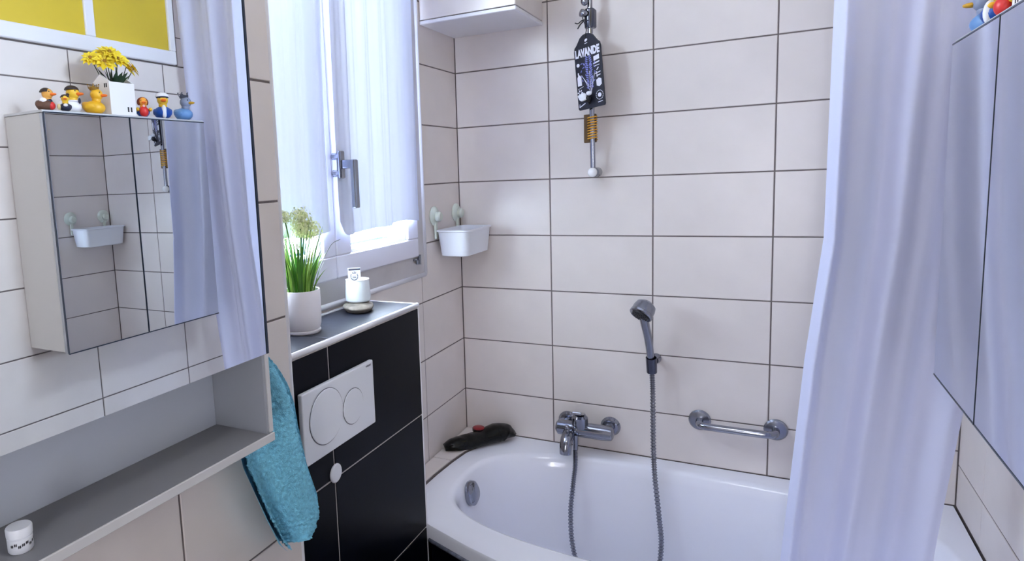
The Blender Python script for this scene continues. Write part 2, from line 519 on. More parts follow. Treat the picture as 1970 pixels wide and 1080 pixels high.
def sheer(name, ys_top, ys_bot, ztop, zbot, x, label, folds, seed):
    rr = random.Random(seed)
    nu, nv = 120, 60
    ph = [rr.uniform(0, 6.28) for _ in range(4)]
    bm = new_bm()
    g = []
    for j in range(nv + 1):
        t = j / nv
        a = ys_top[0] + (ys_bot[0] - ys_top[0]) * t
        b = ys_top[1] + (ys_bot[1] - ys_top[1]) * (t ** 0.8)
        row = []
        for i in range(nu + 1):
            s = i / nu
            y = a + (b - a) * s
            amp = 0.0045 + 0.0035 * (1 - t)
            sq = s + 0.05 * math.sin(7 * s + ph[3])
            f = 1.3 * math.sin(folds * 0.45 * 6.28 * sq + ph[0] + 0.9 * math.sin(2.4 * t + ph[1])) + 0.55 * math.sin(folds * 1.1 * 6.28 * sq + ph[2] + 1.6 * t) + 0.15 * math.sin(folds * 2.9 * 6.28 * sq + ph[3])
            zz = zbot
            edge = min(s, 1 - s)
            lift = 0.005 * math.sin(5.2 * s + ph[3]) + 0.003 * math.sin(14 * s + ph[1])
            if seed == 3:
                lift += 0.035 * max(0, 1 - s / 0.08) ** 2
            zz = zbot + lift
            z = ztop + (zz - ztop) * t
            xx = x + amp * f
            if t > 0.96:
                xx += 0.0015
            row.append(bm.verts.new((xx, y, z)))
        g.append(row)
    for j in range(nv):
        for i in range(nu):
            bm.faces.new((g[j][i], g[j][i + 1], g[j + 1][i + 1], g[j + 1][i]))
    o = obj(name, bm, SHEER, None, True)
    tag(o, label, 'curtain', 'sheer window curtains')
    return o
ZR, ZL = 2.405, 2.095
sc_r = sheer('sheer_curtain', (-0.822, -0.365), (-0.832, -0.374), ZR, 1.448, 0.026, 'white sheer curtain on the right window sash, behind the handle', 8, 3)
sc_l = sheer('sheer_curtain', (-1.225, -0.846), (-1.225, -0.866), ZL, 1.458, 0.026, 'white sheer curtain on the left window sash, above the potted grass', 7, 4)
for o, a, b, zz in ((sc_r, -0.822, -0.365, ZR), (sc_l, -1.225, -0.846, ZL)):
    bm = new_bm(); cyl(bm, (0.026, a - 0.004, zz), (0.026, b + 0.004, zz), 0.004, 10)
    for y in (a + 0.06, b):
        cyl(bm, (0.012, y, zz), (0.026, y, zz), 0.004, 10)
    obj('curtain_rod', bm, TRIM, o, True)

# ------------------------------------------------------------------ flush plate and cap
fp = thing('flush_plate', 'white rectangular flush plate with two round buttons on black tiles', 'flush plate', (CX, -1.0925, 1.0))
bm = new_bm(); box(bm, CX + 0.0006, CX + 0.012, -1.231, -0.954, 1.000, 1.157, 0.003, seg=2); obj('plate', bm, WPLAST, fp)
def disc_button(y, z, r, nm):
    bm = new_bm(); lathe(bm, [(0, 0.0005), (r + 0.0014, 0.0005), (r + 0.0014, 0.0009), (0, 0.0009)], (CX + 0.012, y, z), 48, (1, 0, 0)); g = obj('button_gap', bm, mat('gap_grey', (84, 88, 100), 0.6), fp)
    bm = new_bm(); lathe(bm, [(0, 0.0), (r, 0.0), (r, 0.0017), (r - 0.0012, 0.0026), (0, 0.0026)], (CX + 0.012, y, z), 48, (1, 0, 0)); obj(nm, bm, WPLAST, fp)
disc_button(-1.150, 1.085, 0.0600, 'large_button')
disc_button(-1.048, 1.073, 0.0405, 'small_button')
def text_mesh(body, size, m, mw, parent, name='lettering', extrude=0.0004, bold=0.0):
    cu = bpy.data.curves.new(name, 'FONT')
    cu.body = body
    cu.size = size
    cu.extrude = extrude
    cu.offset = bold
    cu.align_x = 'CENTER'
    cu.resolution_u = 3
    to = bpy.data.objects.new('tmp_text', cu)
    C.objects.link(to)
    dg = bpy.context.evaluated_depsgraph_get()
    me = bpy.data.meshes.new_from_object(to.evaluated_get(dg))
    bpy.data.objects.remove(to)
    bpy.data.curves.remove(cu)
    me.name = name
    me.materials.clear()
    me.materials.append(m)
    me.transform(mw)
    o = bpy.data.objects.new(name, me)
    C.objects.link(o)
    o.parent = parent
    if parent.type == 'EMPTY':
        o.matrix_parent_inverse = Matrix.Translation(-Vector(parent.location))
    return o
MWX = Matrix((AX['+X'][0], AX['+X'][1], AX['+X'][2])).transposed().to_4x4()
mm = MWX.copy(); mm.translation = (CX + 0.0126, -0.976, 1.146)
text_mesh('GEBERIT', 0.006, mat('print_grey', (120, 122, 134), 0.6), mm, fp, 'printed_mark')
bm = new_bm(); lathe(bm, [(0, 0), (0.0215, 0), (0.0215, 0.002), (0.019, 0.004), (0, 0.0045)], (CX + 0.0006, CJ, 0.938), 28, (1, 0, 0))
tag(obj('cover_cap', bm, WPLAST, None, True, auto=0.6), 'small round white cap on the black tile joint below the flush plate', 'cap')

# ------------------------------------------------------------------ bathtub
tub = thing('bathtub', 'white enamel bathtub built in along the tiled back wall', 'bathtub', (0.8, -0.37, 0.0))
OUT = [(0.1915, -0.001), (0.152, -0.055), (0.114, -0.13), (0.086, -0.21), (0.074, -0.30), (0.066, -0.41), (0.060, -0.683), (0.184, -0.684), (0.186, -0.700), (0.330, -0.755), (0.500, -0.806), (0.620, -0.820), (1.5025, -0.820), (1.5025, -0.001)]
cxy = Vector((0.80, -0.37))
def ray_poly(d, poly):
    best = None
    for (a, b) in zip(poly, poly[1:] + poly[:1]):
        p, q = Vector(a) - cxy, Vector(b) - cxy
        e = q - p
        den = d.x * e.y - d.y * e.x
        if abs(den) < 1e-12:
            continue
        t = (p.x * e.y - p.y * e.x) / den
        s = (p.x * d.y - p.y * d.x) / den
        if t > 0 and -1e-9 <= s <= 1 + 1e-9 and (best is None or t < best):
            best = t
    return cxy + d * best
def supere(a, rx, ry, n, c):
    ca, sa = math.cos(a), math.sin(a)
    k = (abs(ca / rx) ** n + abs(sa / ry) ** n) ** (-1 / n)
    return Vector((c[0] + ca * k, c[1] + sa * k))
N = 180
angs = [2 * PI * k / N for k in range(N)]
for p in OUT:
    d = Vector(p) - cxy
    a = math.atan2(d.y, d.x) % (2 * PI)
    k = min(range(N), key=lambda i: abs(angs[i] - a))
    angs[k] = a
rings = []
def ring_out(z, shrink=0.0):
    r = []
    for a in angs:
        p = ray_poly(Vector((math.cos(a), math.sin(a))), OUT)
        p = cxy + (p - cxy) * (1 - shrink)
        r.append(Vector((p.x, p.y, z)))
    return r
rings.append(ring_out(0.555))
rings.append(ring_out(0.594))
rings.append(ring_out(0.600, 0.006))
IN = [(0.660, 0.315, 2.9, 0.6005), (0.649, 0.304, 2.9, 0.597), (0.640, 0.295, 2.9, 0.587), (0.632, 0.287, 2.85, 0.56), (0.612, 0.270, 2.8, 0.45), (0.580, 0.245, 2.7, 0.30), (0.54, 0.21, 2.6, 0.22), (0.46, 0.15, 2.5, 0.19), (0.25, 0.07, 2.2, 0.182)]
for rx, ry, n, z in IN:
    c0 = (0.80, -0.375 - (0.0 if z > 0.5 else 0.0))
    rings.append([Vector((*supere(a, rx, ry, n, c0), z)) for a in angs])
bm = new_bm()
rv = [[bm.verts.new(p) for p in r] for r in rings]
for a, b in zip(rv, rv[1:]):
    for k in range(N):
        bm.faces.new((a[k], a[(k + 1) % N], b[(k + 1) % N], b[k]))
bm.faces.new(rv[-1])
tb = obj('tub_body', bm, ENAMEL, tub, True, auto=0.7)
ovc = Vector((0.176, -0.372, 0.541)); ovn = Vector((1.0, -0.02, 0.20)).normalized()
bm = new_bm(); lathe(bm, [(0, -0.012), (0.037, -0.012), (0.041, -0.002), (0.039, 0.010), (0.028, 0.018), (0.0, 0.020)], ovc, 28, ovn); ok = obj('overflow_knob', bm, CHROME, tub, True, auto=0.6)
ok['label'] = 'round chrome overflow knob'
bm = new_bm(); tube(bm, [(0.188, -0.7025, 0.558), (0.330, -0.7565, 0.558), (0.500, -0.8075, 0.558), (0.620, -0.8215, 0.558), (1.50, -0.8215, 0.558)], 0.0055, 8); obj('sealant', bm, mat('old_sealant', (108, 112, 128), 0.7, var=0.35, scale=90), tub, True)

# ------------------------------------------------------------------ bath mixer
mx = thing('bath_mixer', 'chrome wall mounted bath mixer tap above the tub rim', 'tap', (0.47, 0, 0.69))
for X in (0.402, 0.552):
    bm = new_bm(); lathe(bm, [(0.0, 0.001), (0.034, 0.001), (0.034, 0.004), (0.027, 0.014), (0.013, 0.017), (0.0, 0.017)], (X, 0, 0.692), 28, (0, -1, 0)); obj('rosette', bm, CHROME, mx, True, auto=0.6)
    bm = new_bm(); cyl(bm, (X, -0.014, 0.692), (X, -0.064, 0.692), 0.015, 20); lathe(bm, [(0.0, 0.034), (0.0185, 0.034), (0.0185, 0.050), (0.0, 0.050)], (X, 0, 0.692), 6, (0, -1, 0)); obj('union_nut', bm, CHROME2, mx, True, auto=0.5)
bm = new_bm(); tube(bm, [(0.378, -0.066, 0.690), (0.386, -0.066, 0.690), (0.54, -0.066, 0.690), (0.569, -0.066, 0.690), (0.574, -0.066, 0.690)], [0.017, 0.026, 0.026, 0.023, 0.016], 24); obj('body', bm, CHROME, mx, True, auto=0.7)
bm = new_bm(); lathe(bm, [(0.0, 0), (0.027, 0), (0.028, 0.02), (0.027, 0.036), (0.020, 0.044), (0, 0.046)], (0.462, -0.070, 0.700), 24); obj('cartridge_housing', bm, CHROME, mx, True, auto=0.6)
bm = new_bm(); tt = Matrix.Translation((0.462, -0.070, 0.748)) @ Matrix.Rotation(-0.35, 4, 'X') @ Matrix.Rotation(0.1, 4, 'Z'); box(bm, -0.016, 0.016, -0.085, 0.022, -0.004, 0.006, 0.003, tt, seg=2); obj('lever', bm, CHROME, mx)
bm = new_bm(); tube(bm, [(0.430, -0.066, 0.685), (0.430, -0.10, 0.682), (0.430, -0.128, 0.672), (0.430, -0.142, 0.652), (0.430, -0.144, 0.628)], [0.021, 0.021, 0.021, 0.0205, 0.0195], 20); obj('spout', bm, CHROME, mx, True, auto=0.7)
bm = new_bm(); cyl(bm, (0.430, -0.118, 0.688), (0.430, -0.118, 0.708), 0.006, 14); ball(bm, (0.430, -0.118, 0.712), 0.009, seg=14); obj('diverter_knob', bm, CHROME, mx, True)
bm = new_bm(); cyl(bm, (0.452, -0.092, 0.678), (0.452, -0.098, 0.628), 0.009, 16); obj('hose_outlet', bm, CHROME2, mx, True, auto=0.6)

# ------------------------------------------------------------------ hand shower, holder and hose
def catmull(pts, n=14):
    P = [Vector(p) for p in pts]
    P = [P[0] * 2 - P[1]] + P + [P[-1] * 2 - P[-2]]
    out = []
    for i in range(1, len(P) - 2):
        for k in range(n):
            t = k / n
            a, b, c, d = P[i - 1], P[i], P[i + 1], P[i + 2]
            out.append(0.5 * ((2 * b) + (c - a) * t + (2 * a - 5 * b + 4 * c - d) * t * t + (3 * b - a - 3 * c + d) * t ** 3))
    out.append(P[-2])
    return out
sh = thing('hand_shower', 'chrome hand shower standing in its wall holder', 'hand shower', (0.695, -0.06, 0.93))
hp = catmull([(0.6945, -0.052, 0.922), (0.693, -0.070, 0.985), (0.688, -0.092, 1.050), (0.682, -0.108, 1.095), (0.678, -0.116, 1.130)], 6)
bm = new_bm(); tube(bm, hp, [0.0105 + 0.0045 * (i / len(hp)) for i in range(len(hp))], 18); obj('handle', bm, CHROME2, sh, True, auto=0.6)
hc = Vector((0.677, -0.122, 1.133)); hn = Vector((-0.34, -0.62, -0.72)).normalized()
bm = new_bm(); lathe(bm, [(0, -0.036), (0.020, -0.035), (0.031, -0.026), (0.0345, -0.012), (0.0350, 0.004), (0.0365, 0.006), (0.0365, 0.013), (0.033, 0.016), (0.030, 0.0145), (0, 0.0145)], hc, 32, hn); hd = obj('shower_head', bm, CHROME2, sh, True, auto=0.5)
bm = new_bm(); lathe(bm, [(0, 0.0148), (0.027, 0.0148), (0.026, 0.018), (0, 0.019)], hc, 28, hn); fc = obj('spray_face', bm, DARK, hd, True, auto=0.5)
u_, v_ = frame_of(hn)
bm = new_bm()
for rr_, nn in ((0.008, 6), (0.015, 10), (0.021, 14)):
    for k in range(nn):
        a = 2 * PI * k / nn
        p = hc + hn * 0.018 + (u_ * math.cos(a) + v_ * math.sin(a)) * rr_
        cyl(bm, p, p + hn * 0.003, 0.0013, 6)
obj('nozzles', bm, DCHROME, fc, kind='stuff')
ho = thing('shower_holder', 'small dark chrome wall holder gripping the hand shower', 'shower holder', (0.70, 0, 0.935))
bm = new_bm(); lathe(bm, [(0, 0.001), (0.017, 0.001), (0.017, 0.005), (0.013, 0.012), (0.012, 0.034), (0, 0.034)], (0.702, 0, 0.952), 22, (0, -1, 0)); obj('wall_stub', bm, CHROME2, ho, True, auto=0.5)
bm = new_bm(); tt = Matrix.Translation((0.6955, -0.052, 0.945)) @ Matrix.Rotation(0.26, 4, 'X')
lathe(bm, [(0.0125, -0.028), (0.0165, -0.028), (0.0175, 0.026), (0.0155, 0.026), (0.0125, -0.028)], (0.6955, -0.058, 0.945), 20, (0, -0.26, 1)); obj('clip', bm, DCHROME, ho, True, auto=0.5)
hose_pts = catmull([(0.6955, -0.050, 0.921), (0.699, -0.056, 0.86), (0.703, -0.074, 0.76), (0.708, -0.096, 0.66), (0.716, -0.118, 0.58), (0.732, -0.145, 0.47), (0.742, -0.165, 0.38), (0.730, -0.20, 0.29), (0.67, -0.24, 0.235), (0.58, -0.26, 0.225), (0.51, -0.25, 0.265), (0.470, -0.215, 0.34), (0.455, -0.180, 0.44), (0.457, -0.150, 0.53), (0.458, -0.125, 0.585), (0.452, -0.100, 0.627)], 40)
bm = new_bm(); tube(bm, hose_pts, [0.0090 if (i // 2) % 2 else 0.0064 for i in range(len(hose_pts))], 10)
tag(obj('shower_hose', bm, CHROME2, None, False), 'ribbed metal shower hose looping from the mixer tap to the hand shower', 'hose')

# ------------------------------------------------------------------ grab bar
gb = thing('grab_bar', 'short chrome grab bar on the back wall above the tub', 'grab bar', (0.945, 0, 0.757))
for X in (0.838, 1.056):
    bm = new_bm(); lathe(bm, [(0, 0.001), (0.034, 0.001), (0.034, 0.004), (0.029, 0.009), (0.012, 0.012), (0, 0.012)], (X, 0, 0.757), 30, (0, -1, 0)); obj('flange', bm, CHROME2, gb, True, auto=0.5)
bp = [(0.838, -0.010, 0.757), (0.839, -0.034, 0.757), (0.845, -0.048, 0.7565), (0.860, -0.055, 0.7565), (0.90, -0.056, 0.7565), (0.995, -0.056, 0.7565), (1.034, -0.055, 0.7565), (1.049, -0.048, 0.7565), (1.055, -0.034, 0.757), (1.056, -0.010, 0.757)]
bm = new_bm(); tube(bm, catmull(bp, 6), 0.0115, 18); obj('bar', bm, CHROME, gb, True, auto=0.6)

# ------------------------------------------------------------------ vertical rail with sign
rl = thing('slide_rail', 'slim chrome vertical shower rail on the back wall', 'shower rail', (0.511, 0, 1.58))
bm = new_bm(); cyl(bm, (0.512, -0.062, 1.584), (0.503, -0.062, 2.34), 0.0082, 18); obj('rod', bm, CHROME, rl, True, auto=0.6)
bm = new_bm(); lathe(bm, [(0, 0.001), (0.016, 0.001), (0.016, 0.05), (0.013, 0.054), (0, 0.054)], (0.513, 0, 1.578), 22, (0, -1, 0)); obj('bracket', bm, CHROME2, rl, True, auto=0.6)
bm = new_bm(); lathe(bm, [(0, 0.001), (0.016, 0.001), (0.016, 0.05), (0.013, 0.054), (0, 0.054)], (0.503, 0, 2.34), 22, (0, -1, 0)); obj('bracket', bm, CHROME2, rl, True, auto=0.6)
bm = new_bm(); ball(bm, (0.511, -0.066, 1.578), 0.0155, seg=20, rings=14); kb = obj('end_knob', bm, mat('white_knob', (240, 240, 242), 0.2), rl, True); kb['label'] = 'white rounded end knob'
bm = new_bm(); lathe(bm, [(0, -0.030), (0.015, -0.030), (0.016, -0.026), (0.016, 0.026), (0.013, 0.030), (0, 0.030)], (0.505, -0.062, 2.068), 20); box(bm, 0.500, 0.520, -0.05, -0.028, 2.04, 2.10, 0.004)
sl = obj('slider', bm, DCHROME, rl, True, auto=0.5)
bm = new_bm(); cyl(bm, (0.500, -0.072, 2.080), (0.484, -0.088, 2.083), 0.010, 14, 0.012); ball(bm, (0.494, -0.082, 2.118), (0.012, 0.012, 0.014)); obj('slider_knob', bm, CHROME, sl, True)
# cord loops that hang the sign
sgT = Matrix.Translation((0.508, -0.088, 1.900)) @ Matrix.Rotation(-0.40, 4, 'Z') @ Matrix.Rotation(-0.09, 4, 'Y')
sg = thing('hanging_sign', 'dark blue shop style sign reading LAVANDE hung on the rail', 'sign', (0.508, -0.088, 1.785))
prof = [(-0.050, -0.112), (-0.047, -0.117), (0.047, -0.117), (0.050, -0.112), (0.050, 0.070), (0.047, 0.082), (0.040, 0.088), (0.034, 0.096), (0.024, 0.110), (0.012, 0.117), (0, 0.119), (-0.012, 0.117), (-0.024, 0.110), (-0.034, 0.096), (-0.040, 0.088), (-0.047, 0.082), (-0.050, 0.070)]
bm = new_bm()
prism(bm, [sgT @ Vector((x, -0.0025, z)) for x, z in prof], sgT.to_3x3() @ Vector((0, -1, 0)), 0.006)
obj('board', bm, mat('sign_navy', (14, 16, 34), 0.45, var=0.3, scale=30), sg)
CHALK = mat('sign_white_print', (226, 226, 236), 0.6)
LAVP = mat('sign_lavender_print', (120, 124, 190), 0.6)
Mt = sgT @ Matrix.Translation((0.0, -0.0029, 0.050)) @ Matrix.Rotation(PI / 2, 4, 'X') @ Matrix.Diagonal((0.92, 1.5, 1, 1))
text_mesh('LAVANDE', 0.0225, CHALK, Mt, sg, 'lettering', 0.0003, 0.0011)
def flat_poly(bm, poly):
    bm.faces.new([bm.verts.new(sgT @ Vector((x, -0.0031, z))) for x, z in poly])
def flat_line(bm, a, b, wd):
    a, b = Vector(a), Vector(b)
    d = (b - a).normalized(); n = Vector((-d.y, d.x)) * wd / 2
    flat_poly(bm, [a + n, b + n, b - n, a - n])
def flat_oval(bm, c, rx, rz, ang=0, n=10):
    ca, sa = math.cos(ang), math.sin(ang)
    flat_poly(bm, [(c[0] + rx * math.cos(t) * ca - rz * math.sin(t) * sa, c[1] + rx * math.cos(t) * sa + rz * math.sin(t) * ca) for t in [2 * PI * k / n for k in range(n)]])
bm = new_bm()
rs = random.Random(5)
for k in range(16):     # lavender spikes
    z = 0.045 - 0.0065 * k
    for sgn in (-1, 1):
        flat_oval(bm, (sgn * (0.006 + 0.0008 * (k % 4)) + 0.002, z), 0.006, 0.0022, sgn * 0.55)
for k in range(22):
    a = rs.uniform(-0.028, 0.026); z = rs.uniform(-0.05, 0.03)
    flat_oval(bm, (a, z), 0.0045, 0.0016, rs.uniform(0.3, 2.6))
obj('sprig_print', bm, LAVP, sg)
bm = new_bm()
for (a, b) in (((-0.02, -0.02), (0.004, -0.07)), ((0.022, -0.01), (0.004, -0.07)), ((0.003, 0.0), (0.004, -0.075)), ((-0.028, -0.008), (0.0, -0.05)), ((0.012, -0.02), (0.005, -0.07))):
    flat_line(bm, a, b, 0.0016)
flat_poly(bm, [(0.022, 0.040), (0.043, 0.044), (0.043, 0.030), (0.022, 0.026)])             # ribbon box
flat_line(bm, (0.020, 0.018), (0.043, 0.022), 0.004)
flat_line(bm, (0.024, 0.010), (0.042, 0.012), 0.002)
flat_oval(bm, (0.034, 0.000), 0.006, 0.0018, 0.8)
flat_line(bm, (0.024, -0.014), (0.044, -0.010), 0.0024)
flat_line(bm, (0.028, -0.022), (0.043, -0.019), 0.0028)
flat_line(bm, (0.030, -0.008), (0.030, -0.026), 0.0022)
flat_poly(bm, [(0.026, -0.034), (0.036, -0.029), (0.045, -0.033), (0.045, -0.050), (0.036, -0.056), (0.026, -0.052)])  # soap cube
flat_oval(bm, (0.034, -0.082), 0.007, 0.007)
flat_line(bm, (0.026, -0.104), (0.044, -0.102), 0.002)
for k in range(14):
    a = 2 * PI * k / 14
    flat_oval(bm, (0.034 + 0.013 * math.cos(a), -0.082 + 0.014 * math.sin(a)), 0.0028, 0.001, a + 1.57, 6)
flat_poly(bm, [(-0.045, -0.040), (-0.029, -0.040), (-0.029, -0.014), (-0.034, -0.006), (-0.040, -0.006), (-0.045, -0.014)])   # bottle
flat_line(bm, (-0.0395, -0.006), (-0.0395, 0.002), 0.004)
flat_oval(bm, (-0.038, 0.026), 0.006, 0.006)
flat_line(bm, (-0.045, -0.050), (-0.024, -0.044), 0.0016)
for k in range(6):
    flat_oval(bm, (-0.038 + 0.007 * math.cos(k), -0.062 + 0.007 * math.sin(k)), 0.004, 0.002, k)
flat_line(bm, (-0.045, -0.108), (-0.022, -0.098), 0.003)
flat_line(bm, (-0.045, -0.108), (-0.043, -0.098), 0.002)
for k in range(7):
    flat_oval(bm, (-0.040 + 0.004 * k, -0.078 + 0.004 * math.sin(k * 2)), 0.004, 0.002, k * 0.8)
flat_oval(bm, (-0.001, 0.098), 0.006, 0.004, 0.5); flat_line(bm, (-0.007, 0.088), (0.004, 0.089), 0.002)
obj('icon_print', bm, CHALK, sg, kind='stuff')
bm = new_bm()
tube(bm, catmull([sgT @ Vector((-0.003, -0.004, 0.106)), Vector((0.500, -0.088, 2.03)), Vector((0.492, -0.082, 2.055)), Vector((0.484, -0.07, 2.075)), Vector((0.490, -0.055, 2.09))], 5), 0.0015, 6)
tube(bm, catmull([(0.500, -0.085, 2.060), (0.488, -0.092, 2.058), (0.476, -0.094, 2.050), (0.466, -0.094, 2.053)], 5), 0.0022, 6)
tube(bm, catmull([(0.492, -0.090, 2.056), (0.482, -0.092, 2.046), (0.474, -0.093, 2.034)], 5), 0.0022, 6)
obj('cord', bm, DARK, sg, True)
cl = thing('rail_clip', 'small white and black clip in front of the lower edge of the sign', 'clip', (0.505, -0.10, 1.80))
bm = new_bm(); ball(bm, (0.494, -0.112, 1.818), (0.012, 0.009, 0.013)); ball(bm, (0.512, -0.112, 1.828), (0.009, 0.007, 0.007)); tube(bm, catmull([(0.480, -0.110, 1.822), (0.490, -0.118, 1.808), (0.504, -0.116, 1.812)], 5), 0.004, 8); obj('bow', bm, WPLAST, cl, True)
bm = new_bm(); ball(bm, (0.508, -0.108, 1.812), (0.010, 0.010, 0.011)); tube(bm, [(0.508, -0.104, 1.81), (0.510, -0.075, 1.79)], 0.005, 10); obj('grip', bm, DARK, cl, True)
sp = thing('ribbed_slide', 'amber plastic piece with metal-like ribs pushed on the rail below the sign', 'rail clip', (0.51, -0.06, 1.675))
AMB = mat('amber_plastic', (88, 64, 34), 0.3, var=0.2, scale=30)
bm = new_bm(); box(bm, 0.482, 0.523, -0.058, -0.050, 1.675, 1.767, 0.002); obj('plate', bm, AMB, sp)
RIB = mat('amber_ribs', (214, 158, 54), 0.22, metal=0.4)
hel = [(0.5035 + 0.0145 * math.cos(t), -0.0735 + 0.0135 * math.sin(t) + 0.001, 1.683 + 0.0083 * t / (2 * PI)) for t in [k * 2 * PI / 14 for k in range(14 * 9 + 1)]]
bm = new_bm(); tube(bm, [(x + 0.0072, y + 0.0115, z) for x, y, z in hel], 0.0026, 6); obj('rib_coil', bm, RIB, sp, True)

# ------------------------------------------------------------------ corner caddy
cdd = thing('bath_caddy', 'white plastic caddy stuck in the corner by two suction cups', 'caddy', (0.07, -0.12, 1.30))
def rrect(x0, x1, y0, y1, r, z, n=6):
    out = []
    for cx_, cy2, a0 in ((x1 - r, y0 + r, -PI / 2), (x1 - r, y1 - r, 0), (x0 + r, y1 - r, PI / 2), (x0 + r, y0 + r, PI)):
        for k in range(n + 1):
            a = a0 + PI / 2 * k / n
            out.append((cx_ + r * math.cos(a), cy2 + r * math.sin(a), z))
    return out
bm = new_bm()
rgs = [rrect(0.030, 0.114, -0.215, -0.030, 0.020, 1.308), rrect(0.020, 0.124, -0.228, -0.016, 0.028, 1.312), rrect(0.012, 0.132, -0.238, -0.008, 0.030, 1.394), rrect(0.008, 0.137, -0.243, -0.004, 0.032, 1.396), rrect(0.008, 0.137, -0.243, -0.004, 0.032, 1.401),
       rrect(0.015, 0.129, -0.235, -0.012, 0.029, 1.401), rrect(0.023, 0.121, -0.225, -0.020, 0.026, 1.316), rrect(0.033, 0.111, -0.212, -0.034, 0.018, 1.314)]
rv = [[bm.verts.new(p) for p in r] for r in rgs]
for a, b in zip(rv, rv[1:]):
    k = len(a)
    for i in range(k):
        bm.faces.new((a[i], a[(i + 1) % k], b[(i + 1) % k], b[i]))
bm.faces.new(rv[0]); bm.faces.new(rv[-1])
obj('basket', bm, WPLAST, cdd, True, auto=0.7)
for y in (-0.222, -0.040):
    bm = new_bm(); lathe(bm, [(0, 0.001), (0.033, 0.001), (0.034, 0.004), (0.028, 0.010), (0.012, 0.014), (0, 0.014)], (0, y, 1.450), 28, (1, 0, 0)); sc_ = obj('suction_cup', bm, GPLAST, cdd, True, auto=0.6)
    bm = new_bm(); lathe(bm, [(0, 0.012), (0.015, 0.012), (0.017, 0.016), (0.017, 0.026), (0.013, 0.030), (0, 0.030)], (0, y, 1.448), 24, (1, 0, 0)); obj('knob', bm, GPLAST, sc_, True, auto=0.6)
    bm = new_bm(); box(bm, 0.004, 0.012, y - 0.008, y + 0.008, 1.370, 1.440, 0.003, seg=2); obj('hanger', bm, GPLAST, cdd)

# ------------------------------------------------------------------ dark stone dish with tin in the tub corner
bm = new_bm()
path = catmull([(0.016, -0.235, 0.620), (0.042, -0.212, 0.626), (0.080, -0.165, 0.626), (0.115, -0.115, 0.628), (0.150, -0.070, 0.638), (0.182, -0.050, 0.636), (0.212, -0.038, 0.620)], 8)
rad = [0.016, 0.033, 0.038, 0.038, 0.046, 0.040, 0.008]
rs_ = []
for i in range(len(path)):
    t = i / (len(path) - 1) * (len(rad) - 1)
    k = min(int(t), len(rad) - 2)
    rs_.append(rad[k] + (rad[k + 1] - rad[k]) * (t - k))
tube(bm, path, rs_, 20)
for v in bm.verts:
    n = noise.noise(v.co * 45) * 0.004 + noise.noise(v.co * 110) * 0.0015
    v.co += Vector((n, n * 0.7, n))
    v.co.z = max(0.6068, 0.612 + (v.co.z - 0.612) * 0.72)
    v.co.y = min(v.co.y, -0.004); v.co.x = max(v.co.x, 0.004)
tag(obj('black_stone', bm, mat('wet_black_stone', (4, 5, 4), 0.22, var=0.5, scale=30, bump=0.3, bscale=50, spec=0.25), None, True), 'long glossy black stone lying in the tiled corner of the tub', 'stone')
tin = thing('round_tin', 'small round tin with a red lid on the black stone', 'tin', (0.095, -0.085, 0.632))
bm = new_bm(); lathe(bm, [(0, 0), (0.021, 0), (0.0235, 0.003), (0.0235, 0.012), (0, 0.012)], (0.094, -0.102, 0.6405), 26); obj('tin_body', bm, mat('dark_tin', (42, 36, 38), 0.25, metal=0.6), tin, True, auto=0.6)
bm = new_bm(); lathe(bm, [(0, 0.012), (0.022, 0.012), (0.0215, 0.015), (0.018, 0.0165), (0, 0.0165)], (0.094, -0.102, 0.6405), 26); obj('lid', bm, mat('red_lid', (132, 22, 30), 0.3, var=0.4, scale=90), tin, True, auto=0.6)

# ------------------------------------------------------------------ things on the cistern ledge
px, py = 0.073, -1.066
pot = thing('potted_grass', 'white pot of tall green grass with pale flower heads on the ledge', 'potted plant', (px, py, CZ))
bm = new_bm(); lathe(bm, [(0, 0.008), (0.036, 0.008), (0.040, 0.010), (0.0432, 0.020), (0.0445, 0.04), (0.0445, 0.098), (0.0435, 0.1000), (0.0405, 0.0995), (0.0405, 0.082), (0, 0.080)], (px, py, CZ + 0.0004), 40); obj('pot', bm, WCER, pot, True, auto=0.5)
bm = new_bm(); lathe(bm, [(0, 0), (0.040, 0), (0.0418, 0.003), (0.0418, 0.007), (0.039, 0.0085), (0, 0.0085)], (px, py, CZ + 0.0004), 40); obj('saucer', bm, WCER, pot, True, auto=0.5)
bm = new_bm(); lathe(bm, [(0, 0.0825), (0.0402, 0.0825), (0.0402, 0.0845), (0, 0.087)], (px, py, CZ), 24); obj('soil', bm, mat('dark_soil', (40, 38, 26), 0.9, var=0.4, scale=80), pot)
GR = [mat('grass_a', (120, 164, 62), 0.5, var=0.3, scale=20), mat('grass_b', (74, 124, 46), 0.5, var=0.3, scale=20), mat('grass_c', (156, 190, 92), 0.5, var=0.25, scale=20)]
